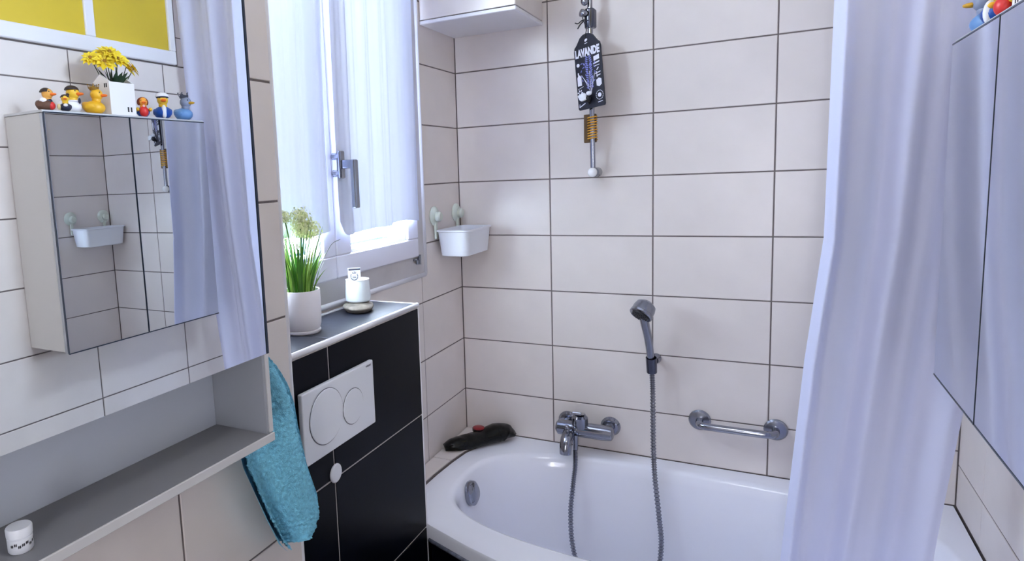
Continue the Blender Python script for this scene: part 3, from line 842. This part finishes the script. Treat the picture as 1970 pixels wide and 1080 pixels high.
def blade(base, tip, wd, m, parent, bend=0.3, name='leaf'):
    base, tip = Vector(base), Vector(tip)
    d = tip - base
    side = d.cross(Vector((R.uniform(-1, 1), R.uniform(-1, 1), 0.3))).normalized()
    bm = new_bm()
    n = 6
    L, Rr, Mid = [], [], []
    out = Vector((d.x, d.y, 0))
    nrm = side.cross(d).normalized()
    for i in range(n + 1):
        t = i / n
        p = base + d * t - out * bend * math.sin(PI * t) * 0.5 + Vector((0, 0, bend * 0.06 * d.length * math.sin(PI * t)))
        wv = wd * (1 - t ** 2.2) * (0.7 + 0.6 * t if t < 0.5 else 1.0) + 0.0002
        L.append(bm.verts.new(p + side * wv / 2)); Rr.append(bm.verts.new(p - side * wv / 2)); Mid.append(bm.verts.new(p + nrm * wv * 0.22))
    for i in range(n):
        bm.faces.new((L[i], Mid[i], Mid[i + 1], L[i + 1])); bm.faces.new((Mid[i], Rr[i], Rr[i + 1], Mid[i + 1]))
    return obj(name, bm, m, parent, True)
rb = random.Random(11)
for k in range(74):
    a = rb.uniform(0, 2 * PI); r0 = 0.030 * math.sqrt(rb.random())
    h = rb.uniform(0.070, 0.185) * (1.1 - 0.25 * r0 / 0.03)
    sp_o = rb.uniform(0.1, 0.65) * 0.06 + r0 * 0.6
    b0 = (px + r0 * math.cos(a), py + r0 * math.sin(a), CZ + 0.083)
    t0 = (max(0.046, px + (r0 + sp_o * 0.9) * math.cos(a)), py + (r0 + sp_o * 0.9) * math.sin(a), CZ + 0.083 + h)
    blade(b0, t0, rb.uniform(0.005, 0.0085), GR[rb.choice((0, 0, 1, 1, 2))], pot, 0.35)
YG = mat('flower_head_green', (222, 226, 178), 0.6, var=0.12, scale=60)
for (hx, hy, hz, hr) in ((px + 0.000, py + 0.016, 1.503, 0.027), (px + 0.010, py + 0.002, 1.482, 0.022), (px + 0.004, py + 0.046, 1.474, 0.024), (px - 0.004, py - 0.036, 1.512, 0.014)):
    bm = new_bm()
    for k in range(210):
        z = 1 - 2 * (k + 0.5) / 210; a = k * 2.399963; q = math.sqrt(1 - z * z)
        d = Vector((q * math.cos(a), q * math.sin(a), z)); p = Vector((hx, hy, hz)) + d * hr * rb.uniform(0.7, 1.2)
        u, v = frame_of(d)
        s_ = hr * rb.uniform(0.10, 0.16)
        vs = [bm.verts.new(p + (u * math.cos(t) + v * math.sin(t)) * s_ + d * rb.uniform(-.2, .35) * s_) for t in (0, 1.57, 3.14, 4.71)]
        bm.faces.new(vs)
        c0 = bm.verts.new(Vector((hx, hy, hz)) + d * hr * 0.2)
        c1 = bm.verts.new(p + u * s_ * 0.3)
        c2 = bm.verts.new(p - u * s_ * 0.3)
        bm.faces.new((c1, c2, c0))
    obj('flower_head', bm, YG, pot)
    bm = new_bm(); tube(bm, catmull([(px + (hx - px) * 0.2, py + (hy - py) * 0.2, CZ + 0.083), (px + (hx - px) * 0.6, py + (hy - py) * 0.5, (hz + CZ + 0.083) / 2), (hx, hy, hz)], 6), 0.0016, 6); obj('stem', bm, GR[1], pot, True)
bm = new_bm(); tube(bm, catmull([(px + 0.015, py + 0.03, CZ + 0.09), (px + 0.018, py + 0.055, CZ + 0.145), (px + 0.01, py + 0.115, CZ + 0.19), (px - 0.004, py + 0.175, CZ + 0.198)], 8), 0.0009, 6); st = obj('stem', bm, mat('grey_stalk', (98, 104, 100), 0.5), pot, True); st['label'] = 'thin grey stalk arching over to the window'

bm = new_bm()
ball(bm, (0, 0, 0), 1.0, seg=28, rings=16)
stT = Matrix.Translation((0.066, -0.818, CZ + 0.0125)) @ Matrix.Rotation(0.62, 4, 'Z')
for v in bm.verts:
    p = v.co.copy()
    k = 1 + 0.06 * noise.noise(p * 1.7) + 0.03 * noise.noise(p * 5)
    q = Vector((p.x * 0.041 * k, p.y * 0.059 * k, p.z * 0.0125))
    if p.z < -0.5:
        q.z = -0.0108 + (p.z + 0.5) * 0.002
    v.co = stT @ q
tag(obj('flat_stone', bm, mat('grey_stone', (140, 132, 122), 0.85, var=0.35, scale=40, bump=0.8, bscale=45), None, True), 'flat oval grey-brown stone on the dark ledge under the white cup', 'stone')
cx0, cy0, cz0 = 0.064, -0.815, CZ + 0.0253
cup = thing('white_cup', 'small white ceramic cup holding a card on the flat stone', 'cup', (cx0, cy0, cz0))
bm = new_bm(); lathe(bm, [(0, 0), (0.030, 0), (0.0335, 0.004), (0.0338, 0.012), (0.0312, 0.056), (0.0302, 0.058), (0.0280, 0.057), (0.0290, 0.010), (0, 0.008)], (cx0, cy0, cz0), 36); obj('cup_body', bm, mat('glazed_white', (222, 230, 236), 0.25, var=0.05, scale=30), cup, True, auto=0.6)
bm = new_bm(); lathe(bm, [(0.0296, 0.0575), (0.0318, 0.0575), (0.0318, 0.0590), (0.0296, 0.0590), (0.0296, 0.0575)], (cx0, cy0, cz0), 36); obj('rim', bm, WCER, cup, True)
card = thing('crest_card', 'white card with a grey band and crest standing in the cup', 'card', (cx0, cy0, cz0 + 0.012))
cT = Matrix.Translation((cx0 - 0.002, cy0 - 0.010, cz0 + 0.010)) @ Matrix.Rotation(0.55, 4, 'Z')
bm = new_bm(); box(bm, -0.0165, 0.0165, -0.001, 0.001, 0, 0.080, 0.0, cT); obj('card_sheet', bm, WPLAST, card)
PR = mat('dark_print', (66, 68, 84), 0.6)
bm = new_bm(); box(bm, -0.0145, 0.0160, -0.0016, -0.0012, 0.0735, 0.0785, 0.0, cT); obj('band_print', bm, PR, card)
bm = new_bm()
for k in range(14):
    a = -0.6 - (PI - 1.2 + PI) * 0 + (PI + 1.2) * k / 13 + PI
    a = PI * 0.86 + (PI * 1.28) * k / 13
    c0 = Vector((0.009 * math.cos(a), -0.0014, 0.058 + 0.0105 * math.sin(a)))
    box(bm, c0.x - 0.0014, c0.x + 0.0014, -0.0016, -0.0012, c0.z - 0.001, c0.z + 0.001, 0.0, cT)
box(bm, -0.0045, 0.0045, -0.0016, -0.0012, 0.053, 0.0545, 0.0, cT)
box(bm, -0.0045, 0.0045, -0.0016, -0.0012, 0.057, 0.0582, 0.0, cT)
box(bm, -0.005, 0.005, -0.0016, -0.0012, 0.0650, 0.0665, 0.0, cT)
for q in (-0.004, 0, 0.004):
    box(bm, q - 0.0008, q + 0.0008, -0.0016, -0.0012, 0.0665, 0.0695 + (0.0015 if q == 0 else 0), 0.0, cT)
obj('crest_print', bm, PR, card)

# ------------------------------------------------------------------ mirror cabinet on the left wall
MX = 0.3252
MY1, MY0 = -1.4765, -2.32
mc = thing('mirror_cabinet', 'wide mirror cabinet with an open shaded shelf, on the left wall', 'mirror cabinet', (0.27, -1.9, 1.18))
bm = new_bm(); box(bm, XL + 0.001, MX - 0.007, MY0, MY1 + 0.0, 1.326, 2.06); obj('body', bm, LGREY, mc)
bm = new_bm(); box(bm, MX - 0.006, MX, MY0, MY1 - 0.001, 1.323, 2.06); obj('mirror', bm, MIRROR, mc)
bm = new_bm(); box(bm, XL + 0.001, MX + 0.001, MY1 + 0.0005, MY1 + 0.0045, 1.323, 2.06); obj('edge_strip', bm, DEDGE, mc)
bm = new_bm(); box(bm, XL + 0.006, MX + 0.002, MY0, MY1 - 0.012, 1.183, 1.195); obj('shelf', bm, SHELFM, mc)
bm = new_bm(); box(bm, MX + 0.0025, MX + 0.006, MY0, MY1, 1.182, 1.1955, 0.001); obj('shelf_edging', bm, LGREY, mc)
bm = new_bm(); box(bm, XL + 0.001, XL + 0.005, MY0, MY1 - 0.012, 1.183, 1.325); obj('back_panel', bm, mat('pale_back_panel', (184, 190, 202), 0.45), mc)
bm = new_bm(); box(bm, XL + 0.001, MX - 0.001, MY1 - 0.0115, MY1 + 0.002, 1.183, 1.325); sdp = obj('side_panel', bm, MGREY, mc)
bm = new_bm(); box(bm, MX - 0.0008, MX + 0.001, MY1 - 0.006, MY1 + 0.002, 1.1958, 1.3225); obj('panel_edging', bm, LGREY, sdp)
bm = new_bm(); box(bm, XL + 0.001, MX - 0.001, MY0 - 0.012, MY0 - 0.0005, 1.183, 1.325); obj('side_panel', bm, MGREY, mc)
jr = thing('pill_jar', 'tiny white jar with dark lettering on the shaded shelf', 'jar', (0.288, -1.855, 1.195))
jc = (0.288, -1.857, 1.1953)
bm = new_bm(); lathe(bm, [(0, 0), (0.0115, 0), (0.0128, 0.002), (0.0128, 0.016), (0.011, 0.018), (0, 0.018)], jc, 24); obj('jar_body', bm, WPLAST, jr, True, auto=0.6)
bm = new_bm(); lathe(bm, [(0, 0.0185), (0.0132, 0.0185), (0.0134, 0.0270), (0.0125, 0.0285), (0, 0.0285)], jc, 24); obj('lid', bm, WPLAST, jr, True, auto=0.6)
bm = new_bm()
for k in range(9):
    a = -1.3 + 0.3 * k
    z = jc[2] + 0.0085 + 0.0015 * math.sin(k * 2.1)
    for q in range(2):
        aa = a + q * 0.12
        p = [(jc[0] + 0.01295 * math.cos(t), jc[1] + 0.01295 * math.sin(t), zz) for t, zz in ((aa, z), (aa + 0.10, z + 0.001), (aa + 0.10, z + 0.004), (aa, z + 0.003))]
        bm.faces.new([bm.verts.new(c) for c in p])
obj('lettering_print', bm, mat('jar_print', (46, 46, 54), 0.6), jr)

# towel on the side of the cabinet
hk = thing('towel_hook', 'small hook on the side of the mirror cabinet holding the towel', 'hook', (0.26, MY1 + 0.003, 1.325))
bm = new_bm(); box(bm, 0.250, 0.272, MY1 + 0.0048, MY1 + 0.0075, 1.328, 1.36, 0.001); tube(bm, catmull([(0.261, MY1 + 0.0075, 1.345), (0.261, MY1 + 0.018, 1.336), (0.261, MY1 + 0.026, 1.340), (0.261, MY1 + 0.028, 1.352)], 5), 0.0035, 8); obj('hook_arm', bm, CHROME2, hk, True)
rows_t = [(1.335, -1.455, -1.440), (1.305, -1.456, -1.414), (1.27, -1.458, -1.378), (1.23, -1.460, -1.348), (1.185, -1.464, -1.326), (1.150, -1.488, -1.316), (1.125, -1.484, -1.309), (1.09, -1.470, -1.300), (1.05, -1.454, -1.290), (1.01, -1.438, -1.276), (0.975, -1.422, -1.264), (0.955, -1.412, -1.263), (0.938, -1.402, -1.276), (0.927, -1.392, -1.300)]
bm = new_bm()
nu, nv = 90, 170
g = []
for j in range(nv + 1):
    t = j / nv * (len(rows_t) - 1)
    k = min(int(t), len(rows_t) - 2)
    f = t - k
    f = f * f * (3 - 2 * f) if False else f
    z, a, b = [rows_t[k][q] + (rows_t[k + 1][q] - rows_t[k][q]) * f for q in range(3)]
    row = []
    open_ = min(1.0, max(0.0, (1.335 - z) / 0.2))
    for i in range(nu + 1):
        s = i / nu
        y = a + (b - a) * s
        x = 0.258 + open_ * (0.019 * math.sin(2 * PI * (1.45 * s + 0.30) + 2.0 * (1.335 - z)) + 0.006 * math.sin(15 * s + 9 * z))
        row.append(bm.verts.new((x, y, z)))
    g.append(row)
for j in range(nv):
    for i in range(nu):
        bm.faces.new((g[j][i], g[j][i + 1], g[j + 1][i + 1], g[j + 1][i]))
bmesh.ops.recalc_face_normals(bm, faces=bm.faces)
if sum(f.normal.x for f in bm.faces) < 0:
    bmesh.ops.reverse_faces(bm, faces=bm.faces)
bm.normal_update()
front = [v for v in bm.verts]
offs = {v: v.normal.copy() for v in front}
geom = bmesh.ops.duplicate(bm, geom=list(bm.verts) + list(bm.edges) + list(bm.faces))
back_f = [e for e in geom['geom'] if isinstance(e, bmesh.types.BMFace)]
for v in front:
    v.co += offs[v] * (0.0055 + 0.0042 * noise.noise(v.co * 210) + 0.0022 * noise.noise(v.co * 620 + Vector((5, 1, 2))))
for e in geom['geom']:
    if isinstance(e, bmesh.types.BMVert):
        e.co.x -= 0.004
bmesh.ops.reverse_faces(bm, faces=back_f)
TOW = mat('turquoise_terry', (140, 214, 246), 0.95, spec=0.1, var=0.16, scale=160, bump=0.9, bscale=520)
tw = thing('hand_towel', 'turquoise terry towel hanging from the side of the mirror cabinet', 'towel', (0.262, -1.44, 1.335))
obj('towel_cloth', bm, TOW, tw, True)

# ------------------------------------------------------------------ mirror cabinet on the right wall
XRF = 1.326
cb = thing('wall_cabinet', 'two door mirror cabinet with toy ducks on top, on the right wall', 'mirror cabinet', (1.42, -0.87, 1.142))
bm = new_bm(); box(bm, 1.346, XR - 0.001, -1.154, -0.590, 1.143, 1.800, 0.001); obj('body', bm, mat('cabinet_side', (198, 194, 190), 0.5), cb)
bm = new_bm(); box(bm, 1.330, XR - 0.001, -1.156, -0.588, 1.8005, 1.8075, 0.001); obj('top_panel', bm, LGREY, cb)
for a, b in ((-0.885, -0.590), (-1.154, -0.889)):
    bm = new_bm(); box(bm, 1.332, 1.345, a, b, 1.141, 1.7995); d = obj('door', bm, ALU, cb)
    bm = new_bm(); box(bm, XRF, 1.3315, a + 0.0008, b - 0.0008, 1.142, 1.799); obj('mirror', bm, MIRROR, d)
    bm = new_bm(); box(bm, XRF - 0.0006, 1.3318, a, b, 1.1385, 1.1415); obj('edge_strip', bm, DEDGE, d)
    bm = new_bm(); box(bm, XRF - 0.0006, 1.3318, a, b, 1.7992, 1.8022); obj('edge_strip', bm, DEDGE, d)
    bm = new_bm(); box(bm, XRF - 0.0006, 1.3318, a - 0.0012, a + 0.0006, 1.142, 1.799); obj('edge_strip', bm, DEDGE, d)

# ducks on the cabinet
DZ = 1.808
def duck(name, label, loc, h, face, body, head, beak, extras=(), fat=1.0):
    """toy duck, h tall, facing angle (0 = +X), origin at its base."""
    t = thing(name, label, 'toy duck', loc, 'toy ducks on the mirror cabinet')
    T = Matrix.Translation(loc) @ Matrix.Rotation(face, 4, 'Z') @ Matrix.Scale(h, 4)
    bm = new_bm()
    ball(bm, (-0.02, 0, 0.24), (0.38 * fat, 0.31 * fat, 0.25), None, 20, 12)
    for v in bm.verts:
        p = v.co
        if p.z < 0.06:
            p.z = max(0.0, p.z * 0.3 + 0.02) if p.z > 0 else 0.0
        if p.x < -0.2:
            p.z += (-(p.x + 0.2)) * 0.55
        v.co = T @ p
    obj('body', bm, body, t, True)
    bm = new_bm(); ball(bm, (0.10, 0, 0.50), (0.155, 0.155, 0.14), T, 16, 10); ball(bm, (0.12, 0, 0.70), (0.215, 0.20, 0.215), T, 18, 12); obj('head', bm, head, t, True)
    bm = new_bm()
    lathe(bm, [(0.0, 0), (0.105, 0.0), (0.10, 0.07), (0.085, 0.14), (0.05, 0.19), (0, 0.205)], (0.29, 0, 0.665), 16, (1, 0, 0.05), 1.0)
    for v in bm.verts:
        v.co.z = 0.665 + (v.co.z - 0.665) * 0.55
        v.co = T @ v.co
    obj('beak', bm, beak, t, True)
    for s in (-1, 1):
        bm = new_bm(); ball(bm, (0.265, s * 0.105, 0.765), (0.03, 0.03, 0.036), T, 8, 6); obj('eye', bm, DARK, t, True)
        bm = new_bm(); ball(bm, (-0.06, s * 0.275 * fat, 0.27), (0.20, 0.06, 0.12), T, 12, 8); obj('wing', bm, body, t, True)
    for e in extras:
        e(t, T)
    return t
YD = mat('duck_yellow', (238, 190, 50), 0.4)
YD2 = mat('duck_gold', (232, 176, 36), 0.4)
OR = mat('duck_orange', (240, 112, 24), 0.4)
BRN = mat('duck_brown', (92, 60, 44), 0.5)
DBR = mat('duck_hair', (48, 32, 32), 0.5)
WH = mat('duck_white', (236, 234, 238), 0.45)
NAVY = mat('duck_navy', (24, 30, 60), 0.4)
BLU = mat('duck_blue', (22, 74, 160), 0.35)
PBL = mat('duck_pale_blue', (104, 146, 196), 0.4)
GBL = mat('duck_grey_blue', (134, 142, 164), 0.4)
REDM = mat('duck_red', (204, 42, 40), 0.4)
GREY = mat('duck_crown_grey', (70, 72, 84), 0.4)
GOLD = mat('duck_crown_gold', (150, 112, 40), 0.35, metal=0.4)
def cap_part(nm, m, c, r, zmin=0.0):
    def f(t, T):
        bm = new_bm(); vs = ball(bm, (0, 0, 0), 1.0, None, 20, 12)
        for v in list(bm.verts):
            p = v.co
            if p.z < zmin:
                p.z = zmin
            v.co = T @ Vector((c[0] + p.x * r[0], c[1] + p.y * r[1], c[2] + p.z * r[2]))
        obj(nm, bm, m, t, True)
    return f
def blob(nm, m, c, r):
    def f(t, T):
        bm = new_bm(); ball(bm, c, r, T, 16, 10); obj(nm, bm, m, t, True)
    return f
def crown(m, z=0.86):
    def f(t, T):
        bm = new_bm()
        n = 30
        lo, hi = [], []
        for k in range(n):
            a = 2 * PI * k / n
            s = abs(((k % 6) / 3) - 1)
            lo.append(bm.verts.new(T @ Vector((0.06 + 0.15 * math.cos(a), 0.15 * math.sin(a), z))))
            hi.append(bm.verts.new(T @ Vector((0.04 + 0.19 * math.cos(a), 0.19 * math.sin(a), z + 0.07 + 0.10 * s))))
        lo2 = [bm.verts.new(T @ Vector((0.06 + 0.12 * math.cos(2 * PI * k / n), 0.12 * math.sin(2 * PI * k / n), z))) for k in range(n)]
        for k in range(n):
            k2 = (k + 1) % n
            bm.faces.new((lo[k], lo[k2], hi[k2], hi[k])); bm.faces.new((hi[k], hi[k2], lo2[k2], lo2[k]))
        cr = obj('crown', bm, m, t)
        bm = new_bm()
        for k in range(5):
            a = 2 * PI * k / 5
            ball(bm, (0.04 + 0.19 * math.cos(a), 0.19 * math.sin(a), z + 0.19), 0.028, T, 8, 6)
        obj('crown_tips', bm, m, cr, True)
    return f
FY = PI / 2
duck('toy_duck', 'small brown and white costumed toy duck at the near end of the cabinet', (1.378, -1.112, DZ), 0.068, 2.75, BRN, mat('duck_face_tan', (222, 160, 70), 0.45), OR,
     [cap_part('hair', DBR, (0.06, 0, 0.74), (0.235, 0.235, 0.20), 0.1), blob('blouse', WH, (0.02, -0.16, 0.42), (0.15, 0.13, 0.12)), blob('blouse', WH, (0.02, 0.16, 0.42), (0.15, 0.13, 0.12)), blob('bodice', NAVY, (0.14, 0, 0.40), (0.15, 0.15, 0.12)), blob('apron', REDM, (0.26, 0, 0.22), (0.12, 0.17, 0.16))])
duck('toy_duck', 'yellow toy duck with dark hair and white spotted suit', (1.402, -1.022, DZ), 0.084, 2.70, WH, YD, OR,
     [cap_part('hair', DBR, (0.09, 0, 0.80), (0.235, 0.215, 0.17), 0.05), blob('collar', WH, (0.10, 0, 0.43), (0.21, 0.21, 0.06)), blob('tie', NAVY, (0.34, 0, 0.44), (0.04, 0.05, 0.10)),
      blob('button', PBL, (0.30, -0.14, 0.30), (0.03, 0.03, 0.03)), blob('button', PBL, (0.22, -0.22, 0.24), (0.03, 0.03, 0.03))])
duck('toy_duck', 'smallest toy duck, dark cap and navy suit, in front of the white-suited duck', (1.350, -1.073, DZ), 0.050, PI + 0.55, NAVY, YD, OR,
     [cap_part('hair', DBR, (0.08, 0, 0.74), (0.235, 0.235, 0.20), 0.1), blob('bun', DBR, (0.02, -0.16, 0.93), (0.09, 0.09, 0.08)), blob('shirt', WH, (0.26, 0, 0.32), (0.11, 0.12, 0.10)), blob('mug', mat('mug_cream', (210, 190, 140), 0.4), (0.18, 0.33, 0.25), (0.12, 0.10, 0.16))], 0.95)
duck('toy_duck', 'plain golden yellow toy duck with a gold crown', (1.372, -0.968, DZ), 0.081, 2.55, YD2, YD2, OR, [crown(GOLD)], 1.05)
duck('toy_duck', 'toy duck with brown hair and red dress, beside the white house', (1.358, -0.808, DZ), 0.066, PI + 0.5, BLU, mat('duck_face_orange', (236, 158, 50), 0.45), OR,
     [cap_part('hair', mat('duck_auburn', (140, 56, 24), 0.5), (0.05, 0, 0.70), (0.24, 0.26, 0.245), -0.5), blob('dress', REDM, (0.20, 0, 0.26), (0.20, 0.21, 0.25)), blob('flower', mat('duck_pink', (240, 176, 176), 0.4), (0.36, 0.02, 0.50), (0.05, 0.06, 0.06)), blob('arm', YD, (0.14, -0.30, 0.36), (0.20, 0.09, 0.09)), blob('arm', YD, (0.14, 0.28, 0.36), (0.20, 0.09, 0.09))], 0.9)
duck('toy_duck', 'toy duck in white sailor cap and dark blue jacket', (1.366, -0.724, DZ), 0.085, PI + 0.55, BLU, YD, OR,
     [cap_part('cap', WH, (0.07, 0, 0.83), (0.245, 0.245, 0.17), -0.1), cap_part('cap_band', NAVY, (0.10, 0, 0.80), (0.25, 0.23, 0.06), -1), blob('shirt_front', WH, (0.26, 0, 0.26), (0.14, 0.10, 0.25))], 1.05)
duck('toy_duck', 'pale blue toy duck with a grey crown at the far end of the cabinet', (1.372, -0.632, DZ), 0.086, 2.85, PBL, GBL, mat('duck_ochre', (206, 156, 40), 0.4), [crown(GREY)], 1.0)

# white house planter with flowers
hx0, hx1, hy0, hy1 = 1.350, 1.425, -0.928, -0.840
hs = thing('house_planter', 'white ceramic planter shaped like a gabled house', 'planter', ((hx0 + hx1) / 2, (hy0 + hy1) / 2, DZ))
HW = mat('house_white', (236, 232, 230), 0.5)
bm = new_bm()
xm = (hx0 + hx1) / 2
wz, pz = DZ + 0.098, DZ + 0.122
th = 0.006
for (ya, yb) in ((hy0, hy0 + th), (hy1 - th, hy1)):
    bm = new_bm(); prism(bm, [(hx0, ya, DZ), (hx0, ya, wz), (xm, ya, pz), (hx1, ya, wz), (hx1, ya, DZ)], (0, -1, 0), yb - ya)
    obj('gable_wall', bm, HW, hs)
bm = new_bm(); box(bm, hx0, hx0 + th, hy0 + th, hy1 - th, DZ, wz); obj('front_wall', bm, HW, hs)
bm = new_bm(); box(bm, hx1 - th, hx1, hy0 + th, hy1 - th, DZ, wz); obj('rear_wall', bm, HW, hs)
bm = new_bm(); box(bm, hx0 + th, hx1 - th, hy0 + th, hy1 - th, DZ, DZ + 0.06); obj('filling', bm, mat('planter_moss', (60, 66, 50), 0.9), hs)
HB = mat('house_opening', (42, 40, 42), 0.8)
for y in (-0.868, -0.857):
    bm = new_bm(); box(bm, hx0 - 0.0004, hx0 + 0.002, y - 0.0026, y + 0.0026, DZ + 0.012, DZ + 0.027); obj('house_window', bm, HB, hs)
for x, z in ((hx1 - 0.012, 0.082), (hx1 - 0.020, 0.082), (hx1 - 0.012, 0.064), (hx0 + 0.020, 0.082), (hx0 + 0.012, 0.082), (hx1 - 0.030, 0.012)):
    bm = new_bm(); box(bm, x - 0.0024, x + 0.0024, hy0 - 0.0004, hy0 + 0.002, DZ + z, DZ + z + 0.012); obj('house_window', bm, HB, hs)
fl = thing('yellow_bouquet', 'bunch of yellow artificial flowers standing in the white house planter', 'flowers', (xm, (hy0 + hy1) / 2, DZ + 0.0605))
PET = mat('petal_yellow', (236, 210, 52), 0.55, var=0.15, scale=60)
LEA = mat('bouquet_leaf', (28, 52, 30), 0.5, var=0.3, scale=40)
ym = (hy0 + hy1) / 2
rf = random.Random(21)
for (dx, dy, dz, r) in ((-0.016, -0.036, 0.158, 0.040), (-0.024, 0.004, 0.170, 0.040), (0.008, -0.010, 0.186, 0.036), (-0.008, 0.046, 0.154, 0.038), (0.010, 0.026, 0.176, 0.034), (0.010, -0.062, 0.168, 0.030), (-0.012, 0.068, 0.150, 0.026), (-0.02, -0.018, 0.188, 0.028)):
    c0 = Vector((xm + dx, ym + dy, DZ + dz))
    up = Vector((dx * 6 - 0.5, dy * 9, 0.55)).normalized()
    u, v = frame_of(up)
    bm = new_bm()
    for ringn, (np_, ln, lift) in enumerate(((11, 1.0, 0.15), (9, 0.8, 0.55), (6, 0.5, 1.0))):
        for k in range(np_):
            a = 2 * PI * k / np_ + ringn * 0.4 + rf.uniform(-.15, .15)
            d = (u * math.cos(a) + v * math.sin(a))
            L = r * ln * rf.uniform(0.85, 1.15)
            w_ = L * 0.24
            sd = up.cross(d)
            p0, p1, p2 = c0 + d * 0.003, c0 + d * L * 0.6 + up * L * lift * 0.5, c0 + d * L + up * L * (lift * 0.6 - 0.1)
            vs = [bm.verts.new(q) for q in (p0, p1 + sd * w_, p2, p1 - sd * w_)]
            mid = bm.verts.new(p1 - up * w_ * 0.4)
            for q in range(4):
                bm.faces.new((vs[q], vs[(q + 1) % 4], mid))
    f_ = obj('flower', bm, PET, fl)
    bm = new_bm(); ball(bm, c0 + up * 0.003, 0.005, None, 10, 6); obj('flower_centre', bm, mat('flower_centre_brown', (150, 108, 30), 0.7), f_, True)
    bm = new_bm(); tube(bm, [(xm + dx * 0.2, ym + dy * 0.2, DZ + 0.062), tuple(c0)], 0.0014, 6); obj('stem', bm, LEA, fl, True)
for k in range(9):
    a = rf.uniform(0, 2 * PI)
    b0 = (xm + 0.006 * math.cos(a), ym + 0.010 * math.sin(a), DZ + 0.075)
    t0 = (xm - 0.008 + 0.034 * math.cos(a), ym + 0.06 * math.sin(a), DZ + rf.uniform(0.125, 0.142))
    blade(b0, t0, 0.022, LEA, fl, 0.3)

# ------------------------------------------------------------------ shower curtain
cu = thing('shower_curtain', 'white shower curtain bunched at the right end of the tub', 'shower curtain', (1.25, -0.56, 0.50))
def interp(z, tab):
    for (a, va), (b, vb) in zip(tab, tab[1:]):
        if a >= z >= b:
            return va + (vb - va) * (a - z) / (a - b)
    return tab[-1][1]
LEFT = [(2.31, 1.128), (1.91, 1.126), (1.42, 1.122), (1.14, 1.093), (0.67, 1.059), (0.34, 1.040)]
RIGHT = [(2.31, 1.470), (1.93, 1.455), (1.41, 1.42), (1.04, 1.390), (0.756, 1.360), (0.34, 1.325)]
bm = new_bm()
nu, nv = 220, 110
g = []
for j in range(nv + 1):
    z = 2.31 - (2.31 - 0.50) * j / nv
    a, b = interp(z, LEFT), interp(z, RIGHT)
    t = j / nv
    row = []
    for i in range(nu + 1):
        s = i / nu
        x = a + (b - a) * s
        q = s ** 0.85
        wv = math.sin(2 * PI * (2.3 * q + 0.10 * math.sin(2.5 * t)) + 2.2) * 0.016 + math.sin(2 * PI * (4.9 * q + 0.22 * t) + 1.1) * 0.0085 + math.sin(2 * PI * (8.3 * q - 0.2 * t)) * 0.0015
        y = -0.582 + wv + 0.052 * min(1, s * 1.5)
        y += 0.0022 * math.exp(-((z - 1.405 - 0.01 * math.sin(5 * s)) / 0.006) ** 2)
        y += 0.006 * noise.noise(Vector((s * 4, z * 2.2, 0.3)))
        row.append(bm.verts.new((x + 0.004 * math.cos(2 * PI * 2.3 * s), y, z)))
    g.append(row)
for j in range(nv):
    for i in range(nu):
        bm.faces.new((g[j][i], g[j][i + 1], g[j + 1][i + 1], g[j + 1][i]))
obj('curtain_cloth', bm, SHOWC, cu, True)
rd = thing('curtain_rod', 'white shower curtain rod across the room above the tub', 'curtain rod', (0.75, -0.56, 2.36))
bm = new_bm(); cyl(bm, (0.0015, -0.56, 2.36), (1.5025, -0.56, 2.36), 0.011, 18); obj('rod', bm, TRIM, rd, True, auto=0.6)
for k in range(8):
    x = 1.15 + k * 0.044
    bm = new_bm(); tube(bm, [(x, -0.56 + 0.022 * math.sin(q), 2.335 + 0.0375 * math.cos(q)) for q in [2 * PI * i / 20 for i in range(21)]], 0.0022, 6, False); obj('curtain_ring', bm, WPLAST, cu, True)

# ------------------------------------------------------------------ ceiling lamp added as fill light, out of view
lm = thing('added_ceiling_fill', 'added round ceiling lamp giving fill light, out of view', 'lamp', (0.88, -1.65, CEIL))
bm = new_bm(); lathe(bm, [(0, 0.0), (0.17, 0.0), (0.17, -0.018), (0.155, -0.022), (0, -0.022)], (0.88, -1.65, CEIL - 0.0005), 40); obj('fill_base', bm, WPLAST, lm, True, auto=0.6)
EM = bpy.data.materials.new('ceiling_fill_glow')
EM.use_nodes = True
eb = EM.node_tree.nodes['Principled BSDF']
eb.inputs['Base Color'].default_value = (0.9, 0.9, 0.9, 1)
eb.inputs['Emission Color'].default_value = (0.94, 0.96, 1.0, 1)
eb.inputs['Emission Strength'].default_value = 9.0
bm = new_bm(); lathe(bm, [(0.150, -0.0225), (0.150, -0.035), (0.130, -0.055), (0.08, -0.070), (0, -0.076)], (0.88, -1.65, CEIL - 0.0005), 40); obj('fill_dome', bm, EM, lm, True)

# ------------------------------------------------------------------ tube lamp added behind the camera to brighten the left side
wl = thing('added_wall_fill', 'added tall tube lamp giving fill light behind the camera', 'lamp', (1.05, YB, 1.0))
EM2 = EM.copy(); EM2.name = 'wall_fill_glow'
EM2.node_tree.nodes['Principled BSDF'].inputs['Emission Strength'].default_value = 13.0
bm = new_bm(); box(bm, 1.02, 1.08, YB + 0.0005, YB + 0.03, 0.92, 1.98, 0.004); obj('fill_base', bm, WPLAST, wl)
bm = new_bm(); lathe(bm, [(0, 0), (0.03, 0.004), (0.042, 0.02), (0.042, 0.98), (0.03, 0.996), (0, 1.0)], (1.05, YB + 0.073, 0.95), 24); obj('fill_tube', bm, EM2, wl, True)
